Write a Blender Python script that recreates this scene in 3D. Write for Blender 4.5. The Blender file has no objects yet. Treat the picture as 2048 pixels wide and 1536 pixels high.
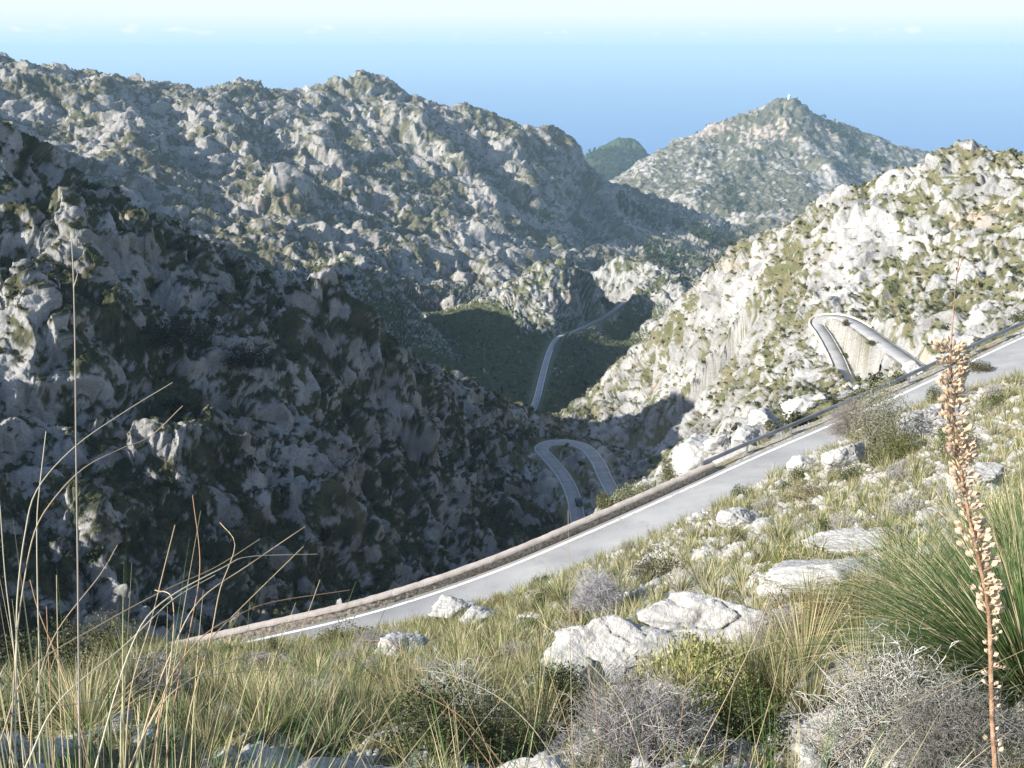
import bpy, math, random, os
import numpy as np
RES = float(os.environ.get('TRES', '1'))
R = math.radians
rng = np.random.default_rng(7)
random.seed(7)
sc = bpy.context.scene
col = sc.collection

# ------------------------------------------------------------------ camera
PITCH = R(19.4); FPX = 1926.0
cam_d = bpy.data.cameras.new('camera'); cam = bpy.data.objects.new('camera', cam_d); col.objects.link(cam)
cam_d.sensor_width = 36; cam_d.lens = 36 * FPX / 2048
cam_d.clip_start = 0.05; cam_d.clip_end = 400000
cam.location = (0, 0, 0); cam.rotation_euler = (R(90) - PITCH, 0, 0)
sc.camera = cam

# ------------------------------------------------------------------ sky, sun, exposure
SUN_EL = R(27); SUN_AZ = R(-114)      # azimuth from +y (view direction), negative = left
world = bpy.data.worlds.new('World'); sc.world = world; world.use_nodes = True
wn = world.node_tree.nodes; wl = world.node_tree.links
wn.clear()
sky = wn.new('ShaderNodeTexSky'); sky.sky_type = 'NISHITA'; sky.sun_disc = False
sky.sun_elevation = SUN_EL; sky.sun_rotation = SUN_AZ
sky.altitude = 600; sky.air_density = 1.0; sky.dust_density = 1.0; sky.ozone_density = 1.0
bg = wn.new('ShaderNodeBackground'); bg.inputs[1].default_value = 0.115
wo = wn.new('ShaderNodeOutputWorld')
# thin bright cirrus veil with a line of small cumulus low over the horizon
tc = wn.new('ShaderNodeTexCoord')
sep = wn.new('ShaderNodeSeparateXYZ'); wl.new(tc.outputs['Generated'], sep.inputs[0])
def wmath(op, a, b=None, c=None):
    n = wn.new('ShaderNodeMath'); n.operation = op
    for i, v in enumerate((a, b, c)):
        if v is None: continue
        if isinstance(v, (int, float)): n.inputs[i].default_value = v
        else: wl.new(v, n.inputs[i])
    return n.outputs[0]
def wramp(v, lo, hi, a, b, mode='SMOOTHSTEP'):
    n = wn.new('ShaderNodeMapRange'); n.interpolation_type = mode
    wl.new(v, n.inputs[0])
    for i, x in enumerate((lo, hi, a, b)): n.inputs[i + 1].default_value = x
    return n.outputs[0]
el = sep.outputs['Z']
hor = wramp(el, 0.05, 0.25, 1, 0)
vm = wn.new('ShaderNodeMapping'); wl.new(tc.outputs['Generated'], vm.inputs[0]); vm.inputs['Scale'].default_value = (42, 42, 110)
nz = wn.new('ShaderNodeTexNoise'); wl.new(vm.outputs[0], nz.inputs[0]); nz.inputs['Scale'].default_value = 1.0; nz.inputs['Detail'].default_value = 5
band = wmath('MULTIPLY', wramp(el, 0.006, 0.012, 0, 1), wramp(el, 0.016, 0.026, 1, 0))
cum = wmath('MULTIPLY', wramp(nz.outputs[0], 0.50, 0.68, 0, 0.8), band)
vm2 = wn.new('ShaderNodeMapping'); wl.new(tc.outputs['Generated'], vm2.inputs[0]); vm2.inputs['Scale'].default_value = (1.5, 1.5, 24)
nz2 = wn.new('ShaderNodeTexNoise'); wl.new(vm2.outputs[0], nz2.inputs[0]); nz2.inputs['Scale'].default_value = 1.6; nz2.inputs['Detail'].default_value = 4
veil = wmath('MULTIPLY', wramp(nz2.outputs[0], 0.30, 0.62, 0.15, 1.0), wramp(el, 0.012, 0.035, 0.15, 0.85))
veil = wmath('MAXIMUM', veil, wmath('MULTIPLY', hor, 0.97))
veil = wmath('MULTIPLY', veil, wramp(el, 0.10, 0.35, 1, 0.0))
mx = wn.new('ShaderNodeMix'); mx.data_type = 'RGBA'
wl.new(wmath('MAXIMUM', cum, veil), mx.inputs[0]); wl.new(sky.outputs[0], mx.inputs[6]); cm = wn.new('ShaderNodeMix'); cm.data_type = 'RGBA'
wl.new(wmath('MAXIMUM', cum, wramp(el, 0.002, 0.034, 0, 1)), cm.inputs[0])
cm.inputs[6].default_value = (2.7, 3.75, 4.4, 1); cm.inputs[7].default_value = (3.75, 4.25, 4.35, 1)
wl.new(cm.outputs[2], mx.inputs[7])
wl.new(mx.outputs[2], bg.inputs[0]); wl.new(bg.outputs[0], wo.inputs[0])

sun_d = bpy.data.lights.new('sun', 'SUN'); sun = bpy.data.objects.new('sun', sun_d); col.objects.link(sun)
sun_d.energy = 4.6; sun_d.angle = R(0.5); sun_d.color = (1.0, 0.95, 0.87)
sun.rotation_euler = (R(90) - SUN_EL, 0, -SUN_AZ + R(180))
sc.view_settings.view_transform = 'Standard'; sc.view_settings.look = 'None'
sc.view_settings.exposure = 1.05; sc.view_settings.gamma = 1.0
sc.cycles.max_bounces = 4; sc.cycles.diffuse_bounces = 3; sc.cycles.volume_bounces = 0
sc.cycles.transparent_max_bounces = 8

# ------------------------------------------------------------------ helpers
def ray(px, py):
    """photo pixel -> azimuth and slope of the sight line from the viewpoint"""
    cx = (px - 1024) / FPX; cy = (768 - py) / FPX
    y = math.cos(PITCH) + cy * math.sin(PITCH); z = -math.sin(PITCH) + cy * math.cos(PITCH)
    return math.atan2(cx, y), z / math.hypot(cx, y)
def pt_d(px, py, d):
    a, e = ray(px, py); return (d * math.sin(a), d * math.cos(a), e * d)
def pt_z(px, py, z):
    a, e = ray(px, py); return pt_d(px, py, z / e)
def sstep(a, b, x):
    t = np.clip((x - a) / (b - a), 0, 1); return t * t * (3 - 2 * t)
GRAD = rng.normal(size=(256, 3)).astype(np.float32); GRAD /= np.linalg.norm(GRAD, axis=1)[:, None]
def gnoise(P, seed=0):
    """3D gradient noise, about -1..1; P is (n,3)"""
    out = np.empty(len(P), np.float32); CH = 400000
    for s in range(0, len(P), CH):
        p = P[s:s + CH]; f0 = np.floor(p); i = f0.astype(np.int64); f = (p - f0).astype(np.float32)
        u = f * f * f * (f * (f * 6 - 15) + 10); acc = 0
        for dx in (0, 1):
            wx = u[:, 0] if dx else 1 - u[:, 0]
            for dy in (0, 1):
                wy = wx * (u[:, 1] if dy else 1 - u[:, 1])
                for dz in (0, 1):
                    w = wy * (u[:, 2] if dz else 1 - u[:, 2])
                    h = (i[:, 0] + dx) * 73856093 ^ (i[:, 1] + dy) * 19349663 ^ (i[:, 2] + dz) * 83492791 ^ (seed * 2654435761)
                    h = (h ^ (h >> 13)) * 1274126177; h = ((h ^ (h >> 16)) & 255)
                    g = GRAD[h]
                    acc = acc + w * (g[:, 0] * (f[:, 0] - dx) + g[:, 1] * (f[:, 1] - dy) + g[:, 2] * (f[:, 2] - dz))
        out[s:s + CH] = acc
    return out * 1.5
def set_tag(o, label=None, cat=None, group=None, kind=None):
    if label: o['label'] = label
    if cat: o['category'] = cat
    if group: o['group'] = group
    if kind: o['kind'] = kind
    return o
def np_mesh(name, verts, faces, mats, parent=None, cols=None, smooth=False, matidx=None):
    """verts (n,3), faces (m,3|4) arrays -> one linked object"""
    verts = np.asarray(verts, np.float32); faces = np.asarray(faces, np.int32)
    me = bpy.data.meshes.new(name); k = faces.shape[1]
    me.vertices.add(len(verts)); me.vertices.foreach_set('co', verts.ravel())
    me.loops.add(faces.size); me.loops.foreach_set('vertex_index', faces.ravel())
    me.polygons.add(len(faces)); me.polygons.foreach_set('loop_start', np.arange(0, faces.size, k, dtype=np.int32))
    try: me.polygons.foreach_set('loop_total', np.full(len(faces), k, np.int32))
    except Exception: pass
    if smooth: me.polygons.foreach_set('use_smooth', np.ones(len(faces), bool))
    if matidx is not None: me.polygons.foreach_set('material_index', np.asarray(matidx, np.int32))
    for nme, arr in (cols or {}).items():
        at = me.color_attributes.new(nme, 'FLOAT_COLOR', 'POINT')
        a4 = np.ones((len(verts), 4), np.float32); a4[:, :arr.shape[1]] = arr; at.data.foreach_set('color', a4.ravel())
    me.update(calc_edges=True)
    for m in (mats if isinstance(mats, (list, tuple)) else [mats]): me.materials.append(m)
    o = bpy.data.objects.new(name, me); col.objects.link(o)
    if parent: o.parent = parent
    return o
def empty(name, loc=(0, 0, 0), rz=0):
    o = bpy.data.objects.new(name, None); o.location = loc; o.rotation_euler = (0, 0, rz); col.objects.link(o); return o

# ------------------------------------------------------------------ materials
def new_mat(name, rough=0.85, spec=0.2):
    m = bpy.data.materials.new(name); m.use_nodes = True
    b = m.node_tree.nodes['Principled BSDF']; b.inputs['Roughness'].default_value = rough; b.inputs['Specular IOR Level'].default_value = spec
    return m, m.node_tree.nodes, m.node_tree.links, b
def noisy_mat(name, c1, c2, scale=3.0, detail=6, rough=0.85, bump=0.0, bscale=None, spec=0.2, translucent=0.0, lo=0.35, hi=0.65, vary=0.0):
    m, n, l, b = new_mat(name, rough, spec)
    t = n.new('ShaderNodeTexCoord'); x = n.new('ShaderNodeTexNoise'); x.inputs['Scale'].default_value = scale; x.inputs['Detail'].default_value = detail
    l.new(t.outputs['Object'], x.inputs[0])
    r = n.new('ShaderNodeValToRGB'); r.color_ramp.elements[0].position = lo; r.color_ramp.elements[1].position = hi
    r.color_ramp.elements[0].color = (*c1, 1); r.color_ramp.elements[1].color = (*c2, 1)
    l.new(x.outputs[0], r.inputs[0]); src = r.outputs[0]
    if vary:
        oi = n.new('ShaderNodeObjectInfo'); hs = n.new('ShaderNodeHueSaturation')
        mr = n.new('ShaderNodeMapRange'); l.new(oi.outputs['Random'], mr.inputs[0]); mr.inputs[3].default_value = 1 - vary; mr.inputs[4].default_value = 1 + vary
        l.new(mr.outputs[0], hs.inputs['Value']); l.new(src, hs.inputs['Color']); src = hs.outputs[0]
    l.new(src, b.inputs['Base Color'])
    if bump:
        y = n.new('ShaderNodeTexNoise'); y.inputs['Scale'].default_value = bscale or scale * 4; y.inputs['Detail'].default_value = 8
        l.new(t.outputs['Object'], y.inputs[0])
        bp = n.new('ShaderNodeBump'); bp.inputs['Strength'].default_value = bump; bp.inputs['Distance'].default_value = 0.05
        l.new(y.outputs[0], bp.inputs['Height']); l.new(bp.outputs[0], b.inputs['Normal'])
    return m
def vcol_mat(name, bump_scales=((40.0, 0.02, 0.6),), rough=0.9, micro=0.25, mscale=8.0):
    m, n, l, b = new_mat(name, rough, 0.1)
    a = n.new('ShaderNodeAttribute'); a.attribute_name = 'tint'
    t = n.new('ShaderNodeTexCoord')
    x = n.new('ShaderNodeTexNoise'); x.inputs['Scale'].default_value = mscale; x.inputs['Detail'].default_value = 8; x.inputs['Roughness'].default_value = 0.65
    l.new(t.outputs['Object'], x.inputs[0])
    mr = n.new('ShaderNodeMapRange'); l.new(x.outputs[0], mr.inputs[0]); mr.inputs[1].default_value = 0.3; mr.inputs[2].default_value = 0.7
    mr.inputs[3].default_value = 1 - micro; mr.inputs[4].default_value = 1 + micro
    v = n.new('ShaderNodeVectorMath'); v.operation = 'SCALE'; l.new(a.outputs['Color'], v.inputs[0]); l.new(mr.outputs[0], v.inputs['Scale'])
    l.new(v.outputs[0], b.inputs['Base Color'])
    last = None
    for s, dist, st in bump_scales:
        y = n.new('ShaderNodeTexNoise'); y.inputs['Scale'].default_value = s; y.inputs['Detail'].default_value = 6; y.inputs['Roughness'].default_value = 0.6
        l.new(t.outputs['Object'], y.inputs[0])
        bp = n.new('ShaderNodeBump'); bp.inputs['Strength'].default_value = st; bp.inputs['Distance'].default_value = dist
        l.new(y.outputs[0], bp.inputs['Height'])
        if last: l.new(last, bp.inputs['Normal'])
        last = bp.outputs[0]
    if last: l.new(last, b.inputs['Normal'])
    return m

# ------------------------------------------------------------------ terrain: measured points (photo x, photo y, distance)
LAB = ['near', 'left', 'right', 'valley', 'ridge', 'peak', 'wood', 'knoll']
CP = []     # az, ln d, value, label
def addp(lab, a, d, z): CP.append((a, math.log(d), (z + 1.6) / d, LAB.index(lab)))
def vis(lab, pts):
    for px, py, d in pts:
        a, e = ray(px, py); addp(lab, a, d, e * d)
def crest(lab, pts, k=1.12, drop=0.5):
    """ridge line: the visible crest and the hidden fall behind it"""
    for px, py, d in pts:
        a, e = ray(px, py); z = e * d; addp(lab, a, d, z); addp(lab, a, d * k, z - drop * d * (k - 1))
def hid(lab, pts):
    for px, d, z in pts:
        a, _ = ray(px, 700); addp(lab, a, d, z)

# near slope
vis('near', [(-250,1536,4.5),(0,1536,4.8),(300,1536,4.6),(600,1536,4.8),(1000,1536,4.7),(1400,1536,4.5),(1700,1536,4.2),(2000,1536,3.9),(2300,1536,3.5),
 (0,1420,13),(300,1420,12),(600,1410,12),(900,1400,10.5),(1200,1400,8),(1500,1400,6.5),(1800,1400,5.4),(2100,1400,4.8),
 (100,1345,26),(400,1350,23),(650,1320,25),(900,1290,21),(1150,1300,13.5),(1400,1290,10.5),(1650,1250,9),(1950,1200,8.5),(2200,1200,7),
 (250,1290,38),(100,1275,42),(-100,1280,40),
 (1000,1230,30),(1250,1190,20),(1450,1150,18),(1700,1080,17),(1950,1000,17),(2200,1000,14),
 (1200,1125,37),(1400,1040,40),(1600,980,37),(1800,900,38),(1950,850,40),(2150,800,38),
 (1650,905,47),(1850,810,52),(2000,765,54)])
hid('near', [(0, 1.0, -2.15),(600,1.0,-2.15),(1100,1.0,-2.15),(1600,1.0,-2.1),(2000,1.0,-2.0)])
hid('near', [(-150,52,-36),(100,54,-38),(300,52,-37),(300,75,-58),(100,80,-62),(-150,80,-60)])
# beyond the near road
hid('near', [(450,50,-34),(600,49,-33),(800,52,-33),(1000,54,-33.5),(1150,57,-34)])
hid('left', [(450,75,-58),(650,75,-60),(850,80,-64),(1050,85,-68),(1200,90,-70)])
vis('right', [(1210,1030,66),(1270,1000,66),(1340,968,67),(1400,938,68),(1440,905,66),(1500,890,64),(1600,845,66),(1700,800,72),(1850,756,84),(2000,655,90),(2200,560,95)])
# left hillside and its foot in the ravine
def plane_d(px, py, k=1.0):   # the left hillside dips steadily to the right at about 36 degrees
    a, e = ray(px, py); return k * 147.8 / (-.677 * math.sin(a) + .245 * math.cos(a) - e)
crest('left', [(px, py, plane_d(px, py, k)) for px, py, k in ((-250,200,1),(-100,225,1),(0,262,1),(150,370,1),(250,432,1),(350,492,1),(480,545,1),(600,590,1.02),(700,645,1.06),(800,705,1.14),(900,752,1.26),(1000,800,1.38),(1050,842,1.42))], 1.3, 0.85)
vis('left', [(px, py, plane_d(px, py, k)) for px, py, k in ((0,600,1),(0,900,1),(0,1100,1),(0,1240,1),(-250,600,1),(-250,900,1),(-250,1150,1),(170,560,1),(170,800,1),(170,1050,1),
 (330,700,1),(330,900,1),(330,1100,1),(330,1240,1),(500,700,1),(500,900,1),(500,1080,1),(550,1200,1),(700,800,1.03),(700,930,1.03),(700,1080,1.03),(750,1190,1.03),
 (900,880,1.2),(900,1000,1.14),(900,1080,1.1),(900,1140,1.1))] + [(1000,880,272),(1000,1000,236),(1060,1060,222),(1060,880,268)])
# the hairpin below and the right hillside
vis('right', [(1140,940,245),(1180,1010,228),(1130,865,280),(1250,938,250),(1300,960,225),(1350,980,190),(1230,1010,210),
 (1200,850,305),(1300,870,285),(1400,860,250),(1420,900,200),(1300,800,314),(1400,780,280),(1500,840,150),(1560,800,190),(1480,780,238),
 (1300,720,335),(1400,680,305),(1500,620,278),(1500,720,255),(1580,740,222),(1620,790,190),(1600,560,275),(1740,752,195),(1800,806,140),
 (1700,500,272),(1800,420,280),(1900,350,290),(1800,600,240),(1900,500,258),(1950,620,215),(2000,420,270),(2048,560,230),(1850,700,195),(2250,450,250),(2250,560,200),
 (1700,685,210),(1720,640,238),(1596,702,226),(1625,737,214),(1646,754,206),(1585,640,250)])
crest('right', [(1120,835,335),(1185,775,352),(1240,715,350),(1300,668,345),(1340,622,340),(1385,575,334),(1430,525,328),(1470,500,322),(1555,482,312),(1600,432,308),(1645,392,304),(1700,378,304),(1750,365,304),(1800,352,304),(1870,322,302),(1915,288,300),(1950,284,300),(1990,300,302),(2048,304,304),(2250,300,300)], 1.22, 0.9)
# valley floor
hid('valley', [(1190,480,-168),(1400,430,-150),(1700,420,-140),(2100,420,-130),(100,330,-85),(400,360,-120),(700,400,-150),(900,420,-168)])
vis('valley', [(760,660,560),(850,700,570),(900,640,650),(950,700,600),(950,770,520),(900,740,545),(1000,640,650),(1030,740,560),(1070,803,498),(1150,720,590),(1150,780,520),(1200,690,640),(1275,655,722),(1235,690,690),(1250,720,600)])
# far left ridge
crest('ridge', [(-250,90,1500),(-60,118,1500),(10,122,1500),(60,150,1380),(120,138,1330),(160,155,1330),(230,142,1330),(280,172,1370),(340,185,1420),(400,196,1450),(440,178,1450),(480,168,1450),(540,186,1470),(590,190,1500),(640,178,1520),(680,166,1530),(740,162,1540),(790,180,1540),(830,206,1550),(900,215,1560),(950,224,1580),(1020,250,1600),(1090,262,1600),(1140,285,1580)], 1.2, 0.5)
vis('ridge', [(-200,250,1000),(60,250,1130),(200,300,1050),(200,380,900),(300,450,780),(400,350,1020),(400,450,850),(500,500,760),(600,250,1350),(600,350,1120),(600,450,900),(600,530,760),
 (750,250,1400),(750,350,1180),(750,450,960),(750,560,760),(900,300,1400),(900,400,1180),(900,500,960),(880,590,760),(1000,330,1420),(1000,420,1200),(1000,500,1000),(1000,560,860),
 (1110,330,1500),(1150,340,1560),(1110,420,1380),(1160,430,1480),(1090,490,1200),(1170,490,1350),(1250,500,1300)])
crest('ridge', [(1158,300,1640),(1180,335,1700),(1215,368,1750),(1260,388,1800),(1300,398,1800)], 1.1, 0.5)
vis('ridge', [(1230,440,1620),(1330,440,1700),(1400,440,1720),(1320,480,1500)])
hid('ridge', [(0,2100,-330),(400,2100,-380),(800,2200,-420),(1050,2200,-450),(-250,2200,-330)])
# knolls in the valley
crest('knoll', [(650,535,640),(700,528,640),(760,545,625),(800,580,600),(840,612,570)], 1.08, 0.8)
vis('knoll', [(620,570,600),(700,580,590),(740,620,555)])
crest('knoll', [(1020,572,700),(1060,540,705),(1100,524,705),(1150,530,710),(1185,560,715),(1200,590,720)], 1.1, 0.9)
vis('knoll', [(1050,620,660),(1110,600,668),(1100,650,640),(1170,620,680)])
crest('knoll', [(1200,548,800),(1235,528,805),(1270,524,805),(1310,524,800),(1350,545,790),(1395,565,780)], 1.1, 0.9)
vis('knoll', [(1240,590,745),(1310,590,745),(1310,640,690)])
# far peak
crest('peak', [(1222,368,2350),(1260,338,2450),(1300,312,2550),(1345,294,2600),(1380,278,2620),(1420,248,2650),(1450,238,2660),(1500,222,2680),(1540,205,2700),(1577,196,2700),(1605,203,2720),(1622,225,2740),(1650,242,2800),(1690,246,2850),(1720,262,2880),(1760,290,2950),(1800,302,2980),(1840,300,3000),(1862,318,3000),(1900,350,3000)], 1.15, 0.7)
vis('peak', [(1300,370,2250),(1350,400,2050),(1400,340,2400),(1400,400,2050),(1450,300,2520),(1500,260,2600),(1500,330,2420),(1500,400,2100),(1450,450,1850),(1560,300,2500),(1600,360,2300),(1600,260,2640),
 (1450,490,1650),(1500,490,1700),(1400,480,1600),(1700,320,2650),(1700,400,2300),(1600,430,2000),(1800,360,2700),(1380,530,1350),(1340,520,1350)])
hid('peak', [(1300,3400,-560),(1577,3600,-560),(1750,3700,-600),(1950,3600,-600),(2150,3000,-520),(2250,2000,-350),(2200,1200,-260),(2000,800,-220),(1700,800,-240),(1700,1300,-300),(2000,1400,-280)])
crest('wood', [(1165,318,3300),(1195,304,3350),(1240,296,3400),(1275,300,3400),(1300,315,3350)], 1.1, 0.8)
vis('wood', [(1190,340,3100),(1230,350,3000)])
def hida(lab, pts):
    for deg, d, z in pts: addp(lab, R(deg), d, z)
hida('ridge', [(-33,900,-45),(-36,980,5),(-40,950,50),(-48,900,90),(-56,900,100),(-31,1000,-70),(-45,1600,0),(-56,3000,-300),(-33,700,-110)])
hida('left', [(-36,480,-10),(-38.5,500,45),(-41,525,75),(-46,540,90),(-52,520,80),(-33,560,-60),(-38,640,0),(-45,700,20),(-41,400,0),(-48,400,20)])  # unseen high ground left of the view, added to shade the valley
hida('left', [(-33,218,-24),(-36,212,-32),(-42,205,-42),(-50,205,-45),(-58,205,-45),(-36,150,-55),(-45,140,-58),(-56,130,-58),(-45,90,-55),(-56,90,-52),(-42,330,-60),(-55,330,-50)])
hida('near', [(-36,4,-3.4),(-50,4,-3.2),(-36,15,-11),(-50,15,-10.5),(-58,15,-10),(-36,35,-24),(-50,40,-27),(36,4,-2.6),(50,4,-2.2),(36,20,-8),(50,20,-6),(36,50,-14),(50,50,-8),(58,30,-5),(56,100,-5),(40,120,-28)])
hida('right', [(36,300,-10),(45,300,10),(56,300,20),(36,200,-38),(50,200,-5)])
hida('peak', [(40,800,-120),(56,800,-80),(40,2500,-400),(56,2500,-380),(45,6000,-800),(-45,6000,-800),(58,6000,-800),(-58,6000,-800)])
for px in (-300,0,300,600,900,1200,1500,1800,2100,2350): hid('ridge' if px < 1000 else 'peak', [(px,4800,-720),(px,6500,-800)])

# ------------------------------------------------------------------ roads: centre lines in the world
def road_from_px(pts): return np.array([pt_z(*p) for p in pts])
def resample(P, step):
    """Catmull-Rom smooth and resample a 3D polyline"""
    Q = []
    Pp = np.vstack([2 * P[0] - P[1], P, 2 * P[-1] - P[-2]])
    for i in range(1, len(Pp) - 2):
        for t in np.linspace(0, 1, 12, endpoint=False):
            a, b, c, d = Pp[i - 1:i + 3]
            Q.append(0.5 * ((2 * b) + (-a + c) * t + (2 * a - 5 * b + 4 * c - d) * t * t + (-a + 3 * b - 3 * c + d) * t ** 3))
    Q.append(P[-1]); Q = np.array(Q)
    s = np.r_[0, np.cumsum(np.linalg.norm(np.diff(Q, axis=0), axis=1))]
    u = np.linspace(0, s[-1], max(3, int(s[-1] / step) + 1))
    return np.stack([np.interp(u, s, Q[:, k]) for k in range(3)], 1)
def offset(P, o, dz=0.0):
    """shift a polyline sideways (positive = left of travel)"""
    T = np.gradient(P[:, :2], axis=0); T /= np.linalg.norm(T, axis=1)[:, None] + 1e-9
    Q = P.copy(); Q[:, 0] += -T[:, 1] * o; Q[:, 1] += T[:, 0] * o; Q[:, 2] += dz
    return Q
# near road: its outer white line as seen, travel direction left to right
_l = [(313,1326),(377,1313),(453,1294),(599,1259.5),(771,1218),(900,1177),(1000,1140),(1123,1084),(1281,1020),(1450,941),(1500,920),(1687,835),(1800,790),(2008,694),(2048,674)]
_s = [0,1.5,3.3,6.8,11,14.4,17.2,21.1,26.3,32.7,34.6,42.8,47.8,59,61.5]
_L = [pt_z(x, y, -28 + 8 * s / 61.5) for (x, y), s in zip(_l, _s)]
_L = [(-31, 35.5, -29.6), (-24, 37.6, -28.8)] + _L[::2] + [(43.5, 71.0, -19.2), (52, 76.5, -18.2)]
NEAR_LINE = resample(resample(np.array(_L), 6.0), 0.7)
NEAR_W = 4.7
NEAR_C = offset(NEAR_LINE, -NEAR_W / 2)
ROAD_B = resample(road_from_px([(1740,820,-72),(1695,762,-69),(1672,712,-67),(1650,672,-65),(1634,648,-63.6),(1640,637,-62.6),(1662,632,-62),(1690,636,-61.3),(1722,652,-60.5),(1775,690,-59),(1835,733,-57.5),(1880,770,-56.5)]), 1.2)
ROAD_C = resample(road_from_px([(1165,1090,-114),(1156,1040,-112.6),(1146,990,-111.5),(1126,950,-111),(1097,915,-110.5),(1082,897,-110.2),(1100,886,-110),(1140,885,-109.6),(1172,896,-109.2),(1195,922,-108.8),(1212,958,-108.3),(1235,1000,-107.5)]), 1.2)
ROAD_D = resample(road_from_px([(1130,893,-126),(1190,902,-124.5),(1250,906,-123.5),(1310,910,-122.5),(1385,914,-121),(1430,917,-120)]), 2)
ROAD_E = resample(road_from_px([(1060,830,-176),(1073,800,-178),(1083,760,-181),(1095,715,-185),(1107,686,-188),(1122,672,-190),(1150,662,-191),(1185,646,-192),(1215,630,-193),(1240,612,-194),(1252,603,-195)]), 3)
ROAD_F = resample(road_from_px([(850,630,-203),(900,627,-203),(950,624,-203),(985,617,-202),(999,609,-201),(995,600,-200),(986,588,-198)]), 3)
ROADS = [(NEAR_C, NEAR_W / 2, 1.6, 1.0), (ROAD_B, 1.8, 2.6, 1.6), (ROAD_C, 2.0, 3.0, 1.6), (ROAD_D, 2.2, 7.0, 9.0), (ROAD_E, 2.3, 12.0, 4.0), (ROAD_F, 2.3, 10.0, 4.0)]
for Pp, lab, st in ((ROAD_B, 'right', 8), (ROAD_C, 'right', 8), (ROAD_D, 'right', 15), (ROAD_E, 'valley', 14), (ROAD_F, 'valley', 16), (NEAR_C, 'near', 8)):
    for p in Pp[::st]: addp(lab, math.atan2(p[0], p[1]), math.hypot(p[0], p[1]), p[2])

CP = np.array(CP)
# ---- interpolate base field on a coarse (azimuth, ln distance) grid
AZ0, AZ1 = R(-60), R(60); V0, V1 = math.log(0.9), math.log(7000)
NA, NV = 420, 900
ga = np.linspace(AZ0, AZ1, NA); gv = np.linspace(V0, V1, NV)
def kern(r2): return np.sqrt(r2 + 0.02 ** 2)
A = CP[:, :2]; D2 = ((A[:, None] - A[None]) ** 2).sum(2)
M = kern(D2) - np.eye(len(A)) * 0.003
nP = len(A); Q = np.c_[np.ones(nP), A]
S = np.zeros((nP + 3, nP + 3)); S[:nP, :nP] = M; S[:nP, nP:] = Q; S[nP:, :nP] = Q.T
coef = np.linalg.solve(S, np.r_[CP[:, 2], 0, 0, 0])
GA, GV = np.meshgrid(ga, gv, indexing='ij'); X = np.c_[GA.ravel(), GV.ravel()]
val = np.empty(len(X)); labw = np.zeros((len(X), 8), np.float32)
lab_onehot = np.eye(8)[CP[:, 3].astype(int)]
for s in range(0, len(X), 20000):
    x = X[s:s + 20000]; d2 = ((x[:, None] - A[None]) ** 2).sum(2)
    val[s:s + 20000] = kern(d2) @ coef[:nP] + coef[nP] + x @ coef[nP + 1:]
    w = 1 / (d2 + 1e-4) ** 3.5; w /= w.sum(1)[:, None]; labw[s:s + 20000] = w @ lab_onehot
VAL = val.reshape(NA, NV); LABW = labw.reshape(NA, NV, 8)
def bil(F_, a, v):
    i = np.clip((a - AZ0) / (AZ1 - AZ0) * (NA - 1), 0, NA - 1.001); j = np.clip((v - V0) / (V1 - V0) * (NV - 1), 0, NV - 1.001)
    i0 = i.astype(int); j0 = j.astype(int); fi = i - i0; fj = j - j0
    if F_.ndim == 3: fi = fi[..., None]; fj = fj[..., None]
    return (F_[i0, j0] * (1 - fi) * (1 - fj) + F_[i0 + 1, j0] * fi * (1 - fj) + F_[i0, j0 + 1] * (1 - fi) * fj + F_[i0 + 1, j0 + 1] * fi * fj)
# ---- per-azimuth row spacing: dense where the ground faces the viewpoint
EL = VAL - 1.6 / np.exp(gv)[None]
de = np.diff(EL, axis=1); seen = (EL >= np.maximum.accumulate(EL, axis=1) - 0.012)[:, 1:]
kd = np.where(seen, 620, 110) * np.where(gv[1:] > math.log(3600), 0.1, 1.0) * np.where(gv[1:] < math.log(3.5), 0.1, 1.0)
w = np.where(de > 0, de * 900, -de * 150) + np.diff(gv)[None] * kd
for _ in range(6):
    w[1:-1] = (w[:-2] + 2 * w[1:-1] + w[2:]) / 4; w[:, 1:-1] = (w[:, :-2] + 2 * w[:, 1:-1] + w[:, 2:]) / 4
cw = np.concatenate([np.zeros((NA, 1)), np.cumsum(w, 1)], 1); cw /= cw[:, -1:]
NC = int(1270 * RES); NR = int(3200 * RES)
NE = int(110 * RES); az = np.r_[np.linspace(R(-58), R(-30.6), NE, endpoint=False), np.linspace(R(-30.6), R(30.6), NC - 2 * NE), np.linspace(R(30.6), R(58), NE + 1)[1:]]; u = np.linspace(0, 1, NR)
rows_c = np.stack([np.interp(u, cw[i], gv) for i in range(NA)])          # NA x NR
ii = (az - AZ0) / (AZ1 - AZ0) * (NA - 1); i0 = ii.astype(int); fi = (ii - i0)[:, None]
V = rows_c[i0] * (1 - fi) + rows_c[i0 + 1] * fi                            # NC x NR
AZ = np.repeat(az[:, None], NR, 1)
D = np.exp(V); g = bil(VAL, AZ.ravel(), V.ravel()).reshape(NC, NR)
Z = g * D - 1.6; Xw = D * np.sin(AZ); Yw = D * np.cos(AZ)
LW = bil(LABW, AZ.ravel(), V.ravel())
LW = LW / LW.sum(1)[:, None]
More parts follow.
